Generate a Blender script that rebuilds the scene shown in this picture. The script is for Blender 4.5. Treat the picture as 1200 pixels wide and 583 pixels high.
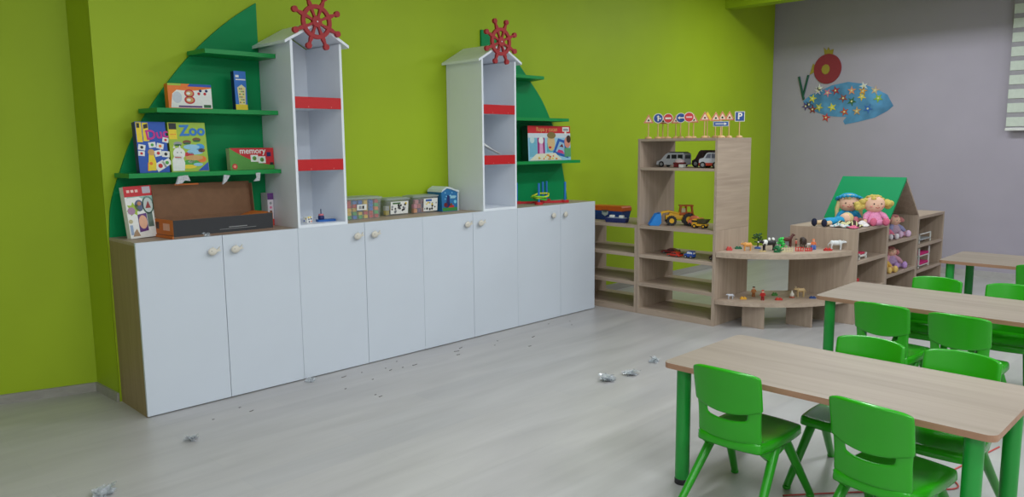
import bpy, bmesh, math, random
from mathutils import Matrix, Vector
random.seed(7)
PI = math.pi
SC = bpy.context.scene
COL = SC.collection
for o in list(bpy.data.objects):
    bpy.data.objects.remove(o)

# ------------------------------------------------------------------ camera
cd = bpy.data.cameras.new('camera')
cam = bpy.data.objects.new('camera', cd)
COL.objects.link(cam)
cd.sensor_width = 36.0
cd.lens = 899.08 * 36.0 / 1200.0
cd.clip_start = 0.05
YAW, PITCH, ROLL = 0.7847, 0.134, -0.0093
F = Vector((math.sin(YAW)*math.cos(PITCH), math.cos(YAW)*math.cos(PITCH), -math.sin(PITCH)))
R0 = Vector((math.cos(YAW), -math.sin(YAW), 0))
U0 = R0.cross(F)
RR = R0*math.cos(ROLL) + U0*math.sin(ROLL)
UU = -R0*math.sin(ROLL) + U0*math.cos(ROLL)
cam.matrix_world = Matrix(((RR.x, UU.x, -F.x, -1.4904), (RR.y, UU.y, -F.y, -4.4221), (RR.z, UU.z, -F.z, 1.5157), (0, 0, 0, 1)))
SC.camera = cam
SC.view_settings.view_transform = 'Standard'
SC.view_settings.look = 'None'
SC.view_settings.exposure = 0.0
SC.view_settings.gamma = 1.0
SC.view_settings.use_curve_mapping = False

# ------------------------------------------------------------------ world + lamps
w = bpy.data.worlds.new('world'); SC.world = w
w.use_nodes = True
w.node_tree.nodes['Background'].inputs[0].default_value = (0.60, 0.68, 0.80, 1)
w.node_tree.nodes['Background'].inputs[1].default_value = 0.05
CEIL = 3.36
def ceiling_lamp(x, y, power, sx=1.15, sy=0.3, col=(0.90, 0.955, 1.0)):
    l = bpy.data.lights.new('ceiling_lamp', 'AREA')
    l.shape = 'RECTANGLE'; l.size = sx; l.size_y = sy; l.energy = power; l.color = col
    o = bpy.data.objects.new('ceiling_lamp', l); COL.objects.link(o)
    o.location = (x, y, CEIL-0.07)
for lx, ly, lp in ((0.6, -2.7, 26), (3.3, -2.3, 42), (0.7, -5.1, 52), (3.2, -5.0, 52), (5.9, -5.0, 36), (-2.0, -3.8, 46), (-1.4, -6.5, 62)):
    ceiling_lamp(lx, ly, lp)
ceiling_lamp(6.40, -1.55, 44, 0.3, 1.6)

# ------------------------------------------------------------------ materials
def lin(c):
    out = []
    for v in c:
        v = v/255.0
        out.append(v/12.92 if v <= 0.04045 else ((v+0.055)/1.055)**2.4)
    return (out[0], out[1], out[2], 1.0)
MC = {}
def mat(name, rgb, rough=0.5, var=0.05, scale=25.0, metal=0.0, spec=0.5, bump=0.0, trans=0.0, alpha=1.0, coat=0.0):
    if name in MC: return MC[name]
    m = bpy.data.materials.new(name); m.use_nodes = True
    nt = m.node_tree; b = nt.nodes['Principled BSDF']
    b.inputs['Roughness'].default_value = rough
    b.inputs['Metallic'].default_value = metal
    b.inputs['Specular IOR Level'].default_value = spec
    b.inputs['Transmission Weight'].default_value = trans
    b.inputs['Alpha'].default_value = alpha
    b.inputs['Coat Weight'].default_value = coat
    tc = nt.nodes.new('ShaderNodeTexCoord')
    n = nt.nodes.new('ShaderNodeTexNoise'); n.inputs['Scale'].default_value = scale; n.inputs['Detail'].default_value = 3
    nt.links.new(tc.outputs['Object'], n.inputs['Vector'])
    r = nt.nodes.new('ShaderNodeValToRGB')
    c = lin(rgb)
    r.color_ramp.elements[0].position = 0.3; r.color_ramp.elements[1].position = 0.7
    r.color_ramp.elements[0].color = tuple(v*(1-var) for v in c[:3])+(1,)
    r.color_ramp.elements[1].color = tuple(min(1, v*(1+var)) for v in c[:3])+(1,)
    nt.links.new(n.outputs['Fac'], r.inputs['Fac'])
    nt.links.new(r.outputs['Color'], b.inputs['Base Color'])
    if bump:
        bp = nt.nodes.new('ShaderNodeBump'); bp.inputs['Strength'].default_value = bump; bp.inputs['Distance'].default_value = 0.004
        nt.links.new(n.outputs['Fac'], bp.inputs['Height']); nt.links.new(bp.outputs['Normal'], b.inputs['Normal'])
    MC[name] = m
    return m
def wood(name, dark, light, axis, rough=0.5, fine=38.0, stretch=0.05, spec=0.4):
    """grain runs along axis 0/1/2"""
    m = bpy.data.materials.new(name); m.use_nodes = True
    nt = m.node_tree; b = nt.nodes['Principled BSDF']
    b.inputs['Roughness'].default_value = rough; b.inputs['Specular IOR Level'].default_value = spec
    tc = nt.nodes.new('ShaderNodeTexCoord'); mp = nt.nodes.new('ShaderNodeMapping')
    s = [1.0, 1.0, 1.0]; s[axis] = stretch
    mp.inputs['Scale'].default_value = s
    nt.links.new(tc.outputs['Object'], mp.inputs['Vector'])
    n = nt.nodes.new('ShaderNodeTexNoise'); n.inputs['Scale'].default_value = fine; n.inputs['Detail'].default_value = 5; n.inputs['Distortion'].default_value = 0.6
    n2 = nt.nodes.new('ShaderNodeTexNoise'); n2.inputs['Scale'].default_value = fine*0.17; n2.inputs['Detail'].default_value = 3; n2.inputs['Distortion'].default_value = 1.0
    for k in (n, n2): nt.links.new(mp.outputs['Vector'], k.inputs['Vector'])
    mx = nt.nodes.new('ShaderNodeMath'); mx.operation = 'MULTIPLY_ADD'; mx.inputs[1].default_value = 0.5
    hf = nt.nodes.new('ShaderNodeMath'); hf.operation = 'MULTIPLY'; hf.inputs[1].default_value = 0.5
    nt.links.new(n2.outputs['Fac'], hf.inputs[0])
    nt.links.new(n.outputs['Fac'], mx.inputs[0]); nt.links.new(hf.outputs[0], mx.inputs[2])
    r = nt.nodes.new('ShaderNodeValToRGB')
    r.color_ramp.elements[0].position = 0.34; r.color_ramp.elements[1].position = 0.64
    r.color_ramp.elements[0].color = lin(dark); r.color_ramp.elements[1].color = lin(light)
    nt.links.new(mx.outputs[0], r.inputs['Fac']); nt.links.new(r.outputs['Color'], b.inputs['Base Color'])
    return m
def wall_paint(name, rgb, rough=0.55):
    m = mat(name, rgb, rough=rough, var=0.03, scale=2.2, spec=0.35)
    nt = m.node_tree; b = nt.nodes['Principled BSDF']
    n = nt.nodes.new('ShaderNodeTexNoise'); n.inputs['Scale'].default_value = 160; n.inputs['Detail'].default_value = 4
    tc = [k for k in nt.nodes if k.bl_idname == 'ShaderNodeTexCoord'][0]
    nt.links.new(tc.outputs['Object'], n.inputs['Vector'])
    bp = nt.nodes.new('ShaderNodeBump'); bp.inputs['Strength'].default_value = 0.12; bp.inputs['Distance'].default_value = 0.002
    nt.links.new(n.outputs['Fac'], bp.inputs['Height']); nt.links.new(bp.outputs['Normal'], b.inputs['Normal'])
    return m
M_LIME = wall_paint('lime_paint', (160, 186, 28))
M_LILAC = wall_paint('lilac_paint', (172, 164, 179))
M_WHITEW = wall_paint('white_paint', (214, 214, 208))
OAKD, OAKL = (163, 143, 126), (187, 167, 149)
M_OX, M_OY, M_OZ = [wood('oak_grain_'+'xyz'[i], OAKD, OAKL, i) for i in range(3)]
M_OAKSIDE = wood('oak_cabinet_side', (142, 122, 86), (160, 139, 102), 2)
M_TABLE = wood('table_oak', (140, 127, 114), (158, 144, 131), 1, rough=0.5, fine=26)
M_TEDGE = wood('table_edge_band', (150, 112, 88), (172, 134, 108), 1, rough=0.5)
M_WHITE = mat('white_laminate', (232, 237, 245), rough=0.33, var=0.01, scale=4)
M_DOOR = mat('white_door_laminate', (206, 213, 223), rough=0.38, var=0.01, scale=4)
M_KNOB = mat('cream_knob', (214, 208, 196), rough=0.45)
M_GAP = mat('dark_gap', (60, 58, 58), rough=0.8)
M_SAIL = mat('sail_green_laminate', (0, 140, 80), rough=0.5, var=0.04, scale=3, spec=0.25)
M_SHELFG = mat('shelf_green_laminate', (0, 142, 66), rough=0.4, var=0.03, scale=5)
M_RED = mat('red_laminate', (196, 22, 30), rough=0.4, var=0.03)
M_WHEEL = mat('ship_wheel_red', (166, 40, 44), rough=0.6, var=0.08, scale=40)
M_CHAIR = mat('chair_green_plastic', (36, 154, 12), rough=0.22, var=0.02, scale=8, spec=0.5)
M_CHLEG = mat('chair_leg_green', (34, 146, 18), rough=0.3, var=0.02, scale=8)
M_TLEG = mat('table_leg_green', (22, 142, 50), rough=0.35, var=0.03, scale=8)
M_BLACK = mat('black_rubber', (28, 28, 30), rough=0.6)
M_ROOFG = mat('house_roof_green', (0, 140, 84), rough=0.6, var=0.02, scale=5, spec=0.15)
def C(r, g, b, rough=0.45, **k):
    return mat('plastic_%02x%02x%02x_%d' % (r, g, b, int(rough*100)), (r, g, b), rough=rough, var=0.04, scale=60, **k)
M_PLASTIC_CLEAR = mat('clear_tub_plastic', (210, 218, 216), rough=0.2, alpha=0.16, var=0.02)
M_SCRAP = mat('clear_wrap', (200, 206, 212), rough=0.12, var=0.25, scale=90, alpha=0.34, spec=0.9)
M_CARD = mat('brown_cardboard', (128, 92, 66), rough=0.8, var=0.06, scale=30)

# floor: pale grey wood-look planks
def floor_mat():
    m = bpy.data.materials.new('grey_plank_vinyl'); m.use_nodes = True
    nt = m.node_tree; b = nt.nodes['Principled BSDF']
    b.inputs['Roughness'].default_value = 0.36; b.inputs['Specular IOR Level'].default_value = 0.5
    tc = nt.nodes.new('ShaderNodeTexCoord'); mp = nt.nodes.new('ShaderNodeMapping'); mp.inputs['Scale'].default_value = (0.22, 1.5, 1)
    nt.links.new(tc.outputs['Object'], mp.inputs['Vector'])
    n = nt.nodes.new('ShaderNodeTexNoise'); n.inputs['Scale'].default_value = 5; n.inputs['Detail'].default_value = 6; n.inputs['Distortion'].default_value = 0.5
    nt.links.new(mp.outputs['Vector'], n.inputs['Vector'])
    br = nt.nodes.new('ShaderNodeTexBrick'); br.inputs['Scale'].default_value = 1.0
    br.inputs['Brick Width'].default_value = 1.3; br.inputs['Row Height'].default_value = 0.19; br.inputs['Mortar Size'].default_value = 0.0012
    br.inputs['Color1'].default_value = (0.97, 0.97, 0.97, 1); br.inputs['Color2'].default_value = (1.03, 1.02, 1.0, 1); br.inputs['Mortar'].default_value = (0.93, 0.93, 0.93, 1)
    nt.links.new(tc.outputs['Object'], br.inputs['Vector'])
    r = nt.nodes.new('ShaderNodeValToRGB'); r.color_ramp.elements[0].position = 0.3; r.color_ramp.elements[1].position = 0.7
    r.color_ramp.elements[0].color = lin((172, 169, 169)); r.color_ramp.elements[1].color = lin((187, 184, 184))
    nt.links.new(n.outputs['Fac'], r.inputs['Fac'])
    mx = nt.nodes.new('ShaderNodeMix'); mx.data_type = 'RGBA'; mx.blend_type = 'MULTIPLY'; mx.inputs[0].default_value = 1.0
    nt.links.new(r.outputs['Color'], mx.inputs[6]); nt.links.new(br.outputs['Color'], mx.inputs[7])
    nt.links.new(mx.outputs[2], b.inputs['Base Color'])
    return m
M_FLOOR = floor_mat()
M_BASEB = wood('baseboard_grey_oak', (150, 147, 140), (168, 165, 157), 0)

# ------------------------------------------------------------------ mesh builder
def T(x=0, y=0, z=0): return Matrix.Translation((x, y, z))
def RZ(a): return Matrix.Rotation(a, 4, 'Z')
def RX(a): return Matrix.Rotation(a, 4, 'X')
def RY(a): return Matrix.Rotation(a, 4, 'Y')
class MB:
    def __init__(s, M=None):
        s.v = []; s.f = []; s.fm = []; s.fs = []; s.mats = []; s.M = M or Matrix.Identity(4)
    def mi(s, m):
        if m not in s.mats: s.mats.append(m)
        return s.mats.index(m)
    def add(s, vs, fs, m, smooth=False, M=None):
        k = len(s.v); X = s.M @ M if M is not None else s.M
        s.v += [X @ Vector(p) for p in vs]
        i = s.mi(m)
        for f in fs:
            s.f.append([k+q for q in f]); s.fm.append(i); s.fs.append(smooth)
        return s
    def box(s, x0, x1, y0, y1, z0, z1, m, bev=0.0, seg=2, M=None):
        vs = [(x, y, z) for x in (x0, x1) for y in (y0, y1) for z in (z0, z1)]
        fs = [(0, 1, 3, 2), (4, 6, 7, 5), (0, 4, 5, 1), (2, 3, 7, 6), (0, 2, 6, 4), (1, 5, 7, 3)]
        if bev <= 0: return s.add(vs, fs, m, M=M)
        bm = bmesh.new()
        bv = [bm.verts.new(p) for p in vs]
        for f in fs: bm.faces.new([bv[i] for i in f])
        bmesh.ops.recalc_face_normals(bm, faces=bm.faces)
        bmesh.ops.bevel(bm, geom=list(bm.edges), offset=bev, segments=seg, profile=0.5, affect='EDGES')
        bm.verts.index_update()
        s.add([v.co.copy() for v in bm.verts], [[v.index for v in f.verts] for f in bm.faces], m, seg > 1 and bev > 0.004, M)
        bm.free(); return s
    def tube(s, pts, r, m, seg=12, caps=True, M=None, closed=False, smooth=True):
        pts = [Vector(p) for p in pts]; n = len(pts)
        rs = r if isinstance(r, (list, tuple)) else [r]*n
        vs = []; fs = []
        prev = None
        for i, p in enumerate(pts):
            if closed: t = pts[(i+1) % n]-pts[i-1]
            else: t = pts[min(i+1, n-1)]-pts[max(i-1, 0)]
            t = t.normalized() if t.length > 1e-9 else Vector((0, 0, 1))
            if prev is None:
                a = Vector((0, 0, 1)) if abs(t.z) < 0.9 else Vector((1, 0, 0))
                e = (a - t*a.dot(t)).normalized()
            else:
                e = (prev - t*prev.dot(t)).normalized()
            prev = e; g = t.cross(e)
            for k in range(seg):
                a = 2*PI*k/seg
                vs.append(p + (e*math.cos(a)+g*math.sin(a))*rs[i])
        for i in range(n if closed else n-1):
            j = (i+1) % n
            for k in range(seg):
                l = (k+1) % seg
                fs.append((i*seg+k, i*seg+l, j*seg+l, j*seg+k))
        s.add(vs, fs, m, smooth, M)
        if caps and not closed:
            s.add(vs[:seg], [list(range(seg))[::-1]], m, False, M)
            s.add(vs[-seg:], [list(range(seg))], m, False, M)
        return s
    def cyl(s, p0, p1, r0, m, r1=None, seg=16, M=None):
        return s.tube([p0, p1], [r0, r0 if r1 is None else r1], m, seg=seg, M=M)
    def ell(s, c, r, m, seg=14, rings=9, M=None):
        if not isinstance(r, (tuple, list)): r = (r, r, r)
        vs = [(c[0], c[1], c[2]-r[2])]; fs = []
        for i in range(1, rings):
            a = PI*i/rings
            for k in range(seg):
                b = 2*PI*k/seg
                vs.append((c[0]+r[0]*math.sin(a)*math.cos(b), c[1]+r[1]*math.sin(a)*math.sin(b), c[2]-r[2]*math.cos(a)))
        vs.append((c[0], c[1], c[2]+r[2]))
        for k in range(seg): fs.append((0, 1+(k+1) % seg, 1+k))
        for i in range(rings-2):
            for k in range(seg):
                l = (k+1) % seg
                fs.append((1+i*seg+k, 1+i*seg+l, 1+(i+1)*seg+l, 1+(i+1)*seg+k))
        t = len(vs)-1; q = 1+(rings-2)*seg
        for k in range(seg): fs.append((t, q+k, q+(k+1) % seg))
        return s.add(vs, fs, m, True, M)
    def lathe(s, prof, m, seg=20, M=None, smooth=True):
        vs = []; fs = []
        for (r, z) in prof:
            for k in range(seg):
                a = 2*PI*k/seg; vs.append((r*math.cos(a), r*math.sin(a), z))
        for i in range(len(prof)-1):
            for k in range(seg):
                l = (k+1) % seg
                fs.append((i*seg+k, i*seg+l, (i+1)*seg+l, (i+1)*seg+k))
        fs.append(list(range(seg))[::-1]); q = (len(prof)-1)*seg
        fs.append([q+k for k in range(seg)])
        return s.add(vs, fs, m, smooth, M)
    def prism(s, pts, d0, d1, m, plane='xz', M=None, msides=None):
        """2D polygon extruded: plane 'xy' along z, 'xz' along y, 'yz' along x"""
        def P(a, b, d):
            return {'xy': (a, b, d), 'xz': (a, d, b), 'yz': (d, a, b)}[plane]
        n = len(pts)
        vs = [P(a, b, d0) for a, b in pts]+[P(a, b, d1) for a, b in pts]
        s.add(vs, [list(range(n)), list(range(2*n-1, n-1, -1))], m, False, M)
        s.add(vs, [(i, i+n, (i+1) % n+n, (i+1) % n) for i in range(n)], msides or m, False, M)
        return s
    def torus(s, c, R, r, m, axis='z', seg=32, ms=8, M=None):
        pts = []
        for k in range(seg):
            a = 2*PI*k/seg; u, v = R*math.cos(a), R*math.sin(a)
            pts.append({'z': (c[0]+u, c[1]+v, c[2]), 'y': (c[0]+u, c[1], c[2]+v), 'x': (c[0], c[1]+u, c[2]+v)}[axis])
        return s.tube(pts, r, m, seg=ms, closed=True, M=M)
    def text(s, body, size, m, M, depth=0.0006, bold=0.0):
        """lettering in the local xz plane of M, facing -y, centred"""
        cu = bpy.data.curves.new('lettering', 'FONT'); cu.body = body; cu.size = size
        cu.align_x = 'CENTER'; cu.align_y = 'CENTER'; cu.extrude = depth; cu.offset = bold; cu.resolution_u = 3
        o = bpy.data.objects.new('lettering', cu); COL.objects.link(o)
        bpy.context.view_layer.update()
        me = o.to_mesh()
        vs = [(v.co.x, -v.co.z, v.co.y) for v in me.vertices]; fs = [list(p.vertices) for p in me.polygons]
        o.to_mesh_clear()
        bpy.data.objects.remove(o); bpy.data.curves.remove(cu)
        return s.add(vs, fs, m, False, M)
    def build(s, name, parent=None, bevel=0, solid=0, subsurf=0, loc=None):
        me = bpy.data.meshes.new(name)
        me.from_pydata([tuple(v) for v in s.v], [], s.f)
        for m in s.mats: me.materials.append(m)
        me.polygons.foreach_set('material_index', s.fm)
        me.polygons.foreach_set('use_smooth', s.fs)
        bm = bmesh.new(); bm.from_mesh(me)
        bmesh.ops.recalc_face_normals(bm, faces=bm.faces)
        bm.to_mesh(me); bm.free(); me.update()
        o = bpy.data.objects.new(name, me); COL.objects.link(o)
        if parent is not None: o.parent = parent
        if loc is not None: o.location = loc
        if solid:
            q = o.modifiers.new('solid', 'SOLIDIFY'); q.thickness = solid; q.offset = 0
        if bevel:
            q = o.modifiers.new('bevel', 'BEVEL'); q.width = bevel; q.segments = 2; q.limit_method = 'ANGLE'; q.angle_limit = 0.9
        if subsurf:
            q = o.modifiers.new('sub', 'SUBSURF'); q.levels = subsurf; q.render_levels = subsurf
        return o
def empty(name, label, cat, loc=(0, 0, 0), rz=0.0, group=None):
    o = bpy.data.objects.new(name, None); COL.objects.link(o)
    o.empty_display_size = 0.05
    o.location = loc; o.rotation_euler = (0, 0, rz)
    return tag(o, label, cat, group)
def tag(o, label, cat, group=None):
    o['label'] = label; o['category'] = cat
    if group: o['group'] = group
    return o
def struct(o, label=None):
    o['kind'] = 'structure'
    if label: o['label'] = label
    return o
def stuff(o): o['kind'] = 'stuff'; return o
def single(mb, name, label, cat, loc, rz=0.0, group=None, **k):
    o = mb.build(name, **k); o.location = loc; o.rotation_euler = (0, 0, rz)
    return tag(o, label, cat, group)
def dup(root, loc, rz, label, group=None):
    r = root.copy(); COL.objects.link(r); r.location = loc; r.rotation_euler = (0, 0, rz); r['label'] = label
    if group: r['group'] = group
    for ch in list(root.children):
        c = ch.copy(); COL.objects.link(c); c.parent = r
        for g in list(ch.children):
            d = g.copy(); COL.objects.link(d); d.parent = c
    return r
def ngon(cx, cy, r, n, a0=0.0, ry=None):
    ry = r if ry is None else ry
    return [(cx+r*math.cos(a0+2*PI*i/n), cy+ry*math.sin(a0+2*PI*i/n)) for i in range(n)]
def rrect(x0, x1, y0, y1, r, n=6):
    out = []
    for cx, cy, a in ((x1-r, y1-r, 0), (x0+r, y1-r, PI/2), (x0+r, y0+r, PI), (x1-r, y0+r, 1.5*PI)):
        for i in range(n+1):
            t = a+PI/2*i/n; out.append((cx+r*math.cos(t), cy+r*math.sin(t)))
    return out
def star(cx, cy, R, r, n=5, a0=PI/2):
    return [((cx+(R if i % 2 == 0 else r)*math.cos(a0+PI*i/n)), (cy+(R if i % 2 == 0 else r)*math.sin(a0+PI*i/n))) for i in range(2*n)]

# ------------------------------------------------------------------ room
YW = 0.423            # lime wall behind the cabinets
XW = 8.2335           # lilac wall
XB, YB = -3.4, -7.4   # walls behind the camera
NY0, NYS = 0.765, -0.30   # recessed wall on the left: y = NY0 + NYS*x
def ny(x): return NY0+NYS*(x+0.03)
mb = MB(); mb.prism([(XB, YB), (XW+0.1, YB), (XW+0.1, 2.2), (XB, 2.2)], -0.08, 0.0, M_FLOOR, 'xy'); struct(mb.build('floor'))
mb = MB(); mb.prism([(XB, YB), (XW+0.1, YB), (XW+0.1, 2.2), (XB, 2.2)], CEIL, CEIL+0.08, M_WHITEW, 'xy'); struct(mb.build('ceiling'))
mb = MB(); mb.box(0, XW, 0, 0.1, 0, CEIL, M_LIME); o = struct(mb.build('wall_back')); o.location = (-0.010, YW, 0)
mb = MB(); mb.prism([(-0.012, YW+0.0), (-0.012, YW+0.1), (0.1, YW+0.1), (0.1, ny(-0.03)+0.12), (XB, ny(XB)+0.12), (XB, ny(XB)), (-0.03, ny(-0.03))], 0, CEIL, M_LIME, 'xy')
struct(mb.build('wall_recess'))
mb = MB(); mb.box(0, 0.1, YB, YW+0.1, 0, CEIL, M_LILAC); o = struct(mb.build('wall_right')); o.location = (XW, 0, 0)
mb = MB(); mb.box(-0.1, 0, YB, 2.2, 0, CEIL, M_WHITEW); o = struct(mb.build('wall_left')); o.location = (XB, 0, 0)
mb = MB(); mb.box(XB-0.1, XW+0.1, -0.1, 0, 0, CEIL, M_WHITEW); o = struct(mb.build('wall_front')); o.location = (0, YB, 0)
mb = MB(); mb.box(0, 0.18, YB, YW, 3.1, CEIL, M_LIME); o = struct(mb.build('trim_1')); o.location = (6.96, 0, 0)
o['label'] = 'lime green ceiling beam'
# baseboards
mb = MB(); mb.prism([(-0.012, YW+0.001), (-0.026, YW+0.001), (-0.044, ny(-0.03)-0.013), (XB, ny(XB)-0.013), (XB, ny(XB)), (-0.028, ny(-0.03))], 0, 0.055, M_BASEB, 'xy')
struct(mb.build('baseboard_left'))
mb = MB(); mb.box(XW-0.014, XW, YB, YW, 0, 0.07, mat('baseboard_light', (176, 172, 172))); struct(mb.build('baseboard_right'))
mb = MB(); mb.box(4.7, XW-0.015, YW-0.014, YW, 0, 0.07, M_BASEB); struct(mb.build('baseboard_back'))

# window with a blind on the lilac wall
mb = MB()
mw = mat('window_frame_white', (226, 226, 224), rough=0.4)
mb.box(-0.03, 0, -4.0, -2.34, 1.72, 3.0, mat('window_night_glass', (60, 66, 74), rough=0.08))
struct(mb.build('window_1', loc=(XW, 0, 0)))
win = bpy.data.objects['window_1']
mb = MB()
for a in ((-4.05, -2.30, 1.67, 1.72), (-4.05, -2.30, 3.0, 3.05), (-4.05, -4.0, 1.67, 3.05), (-2.35, -2.30, 1.67, 3.05), (-3.2, -3.14, 1.72, 3.0)):
    mb.box(-0.04, 0, a[0], a[1], a[2], a[3], mw)
mb.build('window_frame', parent=win)
bl = empty('window_blind', 'pale striped day and night roller blind hanging over the window on lilac wall', 'blind', (XW-0.075, -2.28, 1.62))
mb = MB()
sb = mat('blind_band', (206, 214, 204), rough=0.7); sg = mat('blind_sheer', (160, 156, 164), rough=0.8)
z = 0.045
mb.box(0.004, 0.006, -1.8, 0, 0.03, 1.5, sg)
while z < 1.45:
    mb.box(-0.004, 0.004, -1.8, 0, z, z+0.098, sb, bev=0.002, seg=1); z += 0.147
mb.build('blind_fabric', parent=bl)
mb = MB(); mb.box(-0.014, 0.014, -1.8, 0.004, 0, 0.03, mw, bev=0.004); mb.build('bottom_rail', parent=bl)
mb = MB(); mb.box(-0.04, 0.04, -1.82, 0.01, 1.48, 1.56, mw, bev=0.006); mb.build('cassette', parent=bl)

# ------------------------------------------------------------------ white cabinets
CX = [0.0, 0.4926, 0.9901, 1.4977, 2.0022, 2.4985, 2.9934, 3.5293, 4.0065]
D = 0.42
DC = 0.402
cab_labels = ['white two-door base cabinet with oak side, leftmost of the row under the open carton',
              'white two-door base cabinet under the left white tower shelf and first brick tub',
              'white two-door base cabinet under the blue-lidded tub, between the two tower shelves',
              'white two-door base cabinet at right end of the row, under the blue peg toy']
def fish_knob(parent, x, z):
    mb = MB(T(x, -0.0, z))
    mb.cyl((0, 0, 0), (0, -0.016, 0), 0.008, M_KNOB)
    mb.ell((0, -0.022, 0), (0.028, 0.011, 0.023), M_KNOB)
    mb.prism([(0.014, 0.004), (0.030, 0.012), (0.044, 0.027), (0.040, 0.010), (0.052, 0.000), (0.034, -0.002), (0.018, -0.009)], -0.026, -0.018, M_KNOB)
    mb.prism([(-0.006, 0.014), (0.004, 0.028), (0.010, 0.015)], -0.025, -0.019, M_KNOB)
    mb.cyl((-0.010, -0.030, 0.004), (-0.010, -0.033, 0.004), 0.0022, M_BLACK, seg=8)
    mb.build('fish_knob', parent=parent, bevel=0.0015)
def round_knob(parent, x, z):
    mb = MB(T(x, 0, z))
    mb.lathe([(0.008, 0), (0.008, 0.012), (0.021, 0.016), (0.024, 0.022), (0.021, 0.028), (0.010, 0.031), (0.001, 0.0315)], M_KNOB, M=RX(PI/2))
    mb.build('knob', parent=parent)
for i in range(4):
    xa, xm, xb = CX[2*i], CX[2*i+1], CX[2*i+2]
    t = empty('base_cabinet', cab_labels[i], 'cabinet', (xa, 0, 0), group='row of white base cabinets')
    wdt = xb-xa
    mb = MB()
    ms = M_OAKSIDE if i in (0,) else M_WHITE
    mb.box(0, 0.018, 0.0, DC, 0.0, 0.982, ms if i == 0 else M_OZ)
    mb.box(wdt-0.018, wdt, 0.0 if i == 3 else 0.02, DC, 0.0, 0.982, M_WHITE if i == 3 else M_OZ)
    mb.box(0.018, wdt-0.018, 0.03, DC, 0.02, 0.05, M_WHITE); mb.box(0.018, wdt-0.018, 0.03, DC, 0.5, 0.518, M_WHITE)
    mb.box(0.018, wdt-0.018, DC-0.008, DC, 0.0, 0.982, M_WHITE)
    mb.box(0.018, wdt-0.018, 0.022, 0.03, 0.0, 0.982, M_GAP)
    mb.build('carcass', parent=t)
    mb = MB(); mb.box(0, wdt, 0.0 if i < 4 else 0, DC, 0.982, 1.0, M_OX)
    mb.box(0, wdt, -0.001, 0.0, 0.982, 1.0, M_WHITE)
    mb.build('top_board', parent=t)
    for k, (a, b) in enumerate(((0, xm-xa), (xm-xa, wdt))):
        lo = 0.020 if (k == 0) else 0.0015
        mb = MB(); mb.box(0.0015 if k else 0.0, (b-a)-0.0015, -0.018, 0.0, 0.006, 1.0, M_DOOR, bev=0.0012, seg=1)
        d = mb.build('door', parent=t, loc=(a, 0, 0))
        kx = (b-a)-0.072 if k == 0 else 0.068
        if i == 3: kx = (b-a)-0.11 if k == 0 else 0.045
        if i < 3:
            mbM = d; fish_knob(mbM, kx, 0.912)
        else: round_knob(mbM := d, kx, 0.912)
        for ch in d.children: ch.location = (0, -0.018, 0)
    # the doors stand 18 mm in front of the carcass: push the whole unit back by that much
    t.location.y = 0.018

# ------------------------------------------------------------------ ship wheel + tower shelves
def wheel_part(parent, x, z):
    mb = MB(T(x, 0, z))
    pts_o = ngon(0, 0, 0.107, 40); pts_i = ngon(0, 0, 0.080, 40)
    vs = []; fs = []
    for dd in (-0.010, 0.010):
        vs += [(a, dd, b) for a, b in pts_o] + [(a, dd, b) for a, b in pts_i]
    n = 40
    for i in range(n):
        j = (i+1) % n
        fs += [(i, j, n+j, n+i), (2*n+i, 3*n+i, 3*n+j, 2*n+j), (i, 2*n+i, 2*n+j, j), (n+i, n+j, 3*n+j, 3*n+i)]
    mb.add(vs, fs, M_WHEEL)
    for k in range(8):
        a = PI/8+PI/4*k
        Mk = RY(-a)
        mb.prism([(0.02, -0.0095), (0.05, -0.007), (0.085, -0.011), (0.115, -0.013), (0.135, -0.008), (0.150, -0.009), (0.150, 0.009), (0.135, 0.008), (0.115, 0.013), (0.085, 0.011), (0.05, 0.007), (0.02, 0.0095)], -0.009, 0.009, M_WHEEL, M=Mk)
        mb.prism(ngon(0.163, 0, 0.0195, 14), -0.011, 0.011, M_WHEEL, M=Mk)
    mb.prism(ngon(0, 0, 0.034, 20), -0.013, 0.011, M_WHEEL)
    o = mb.build('ship_wheel', parent=parent, bevel=0.002)
    mb = MB(); mb.ell((x, -0.015, z), (0.005, 0.003, 0.005), M_WHITE)
    s = mb.build('screw', parent=o)
    return o
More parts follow.
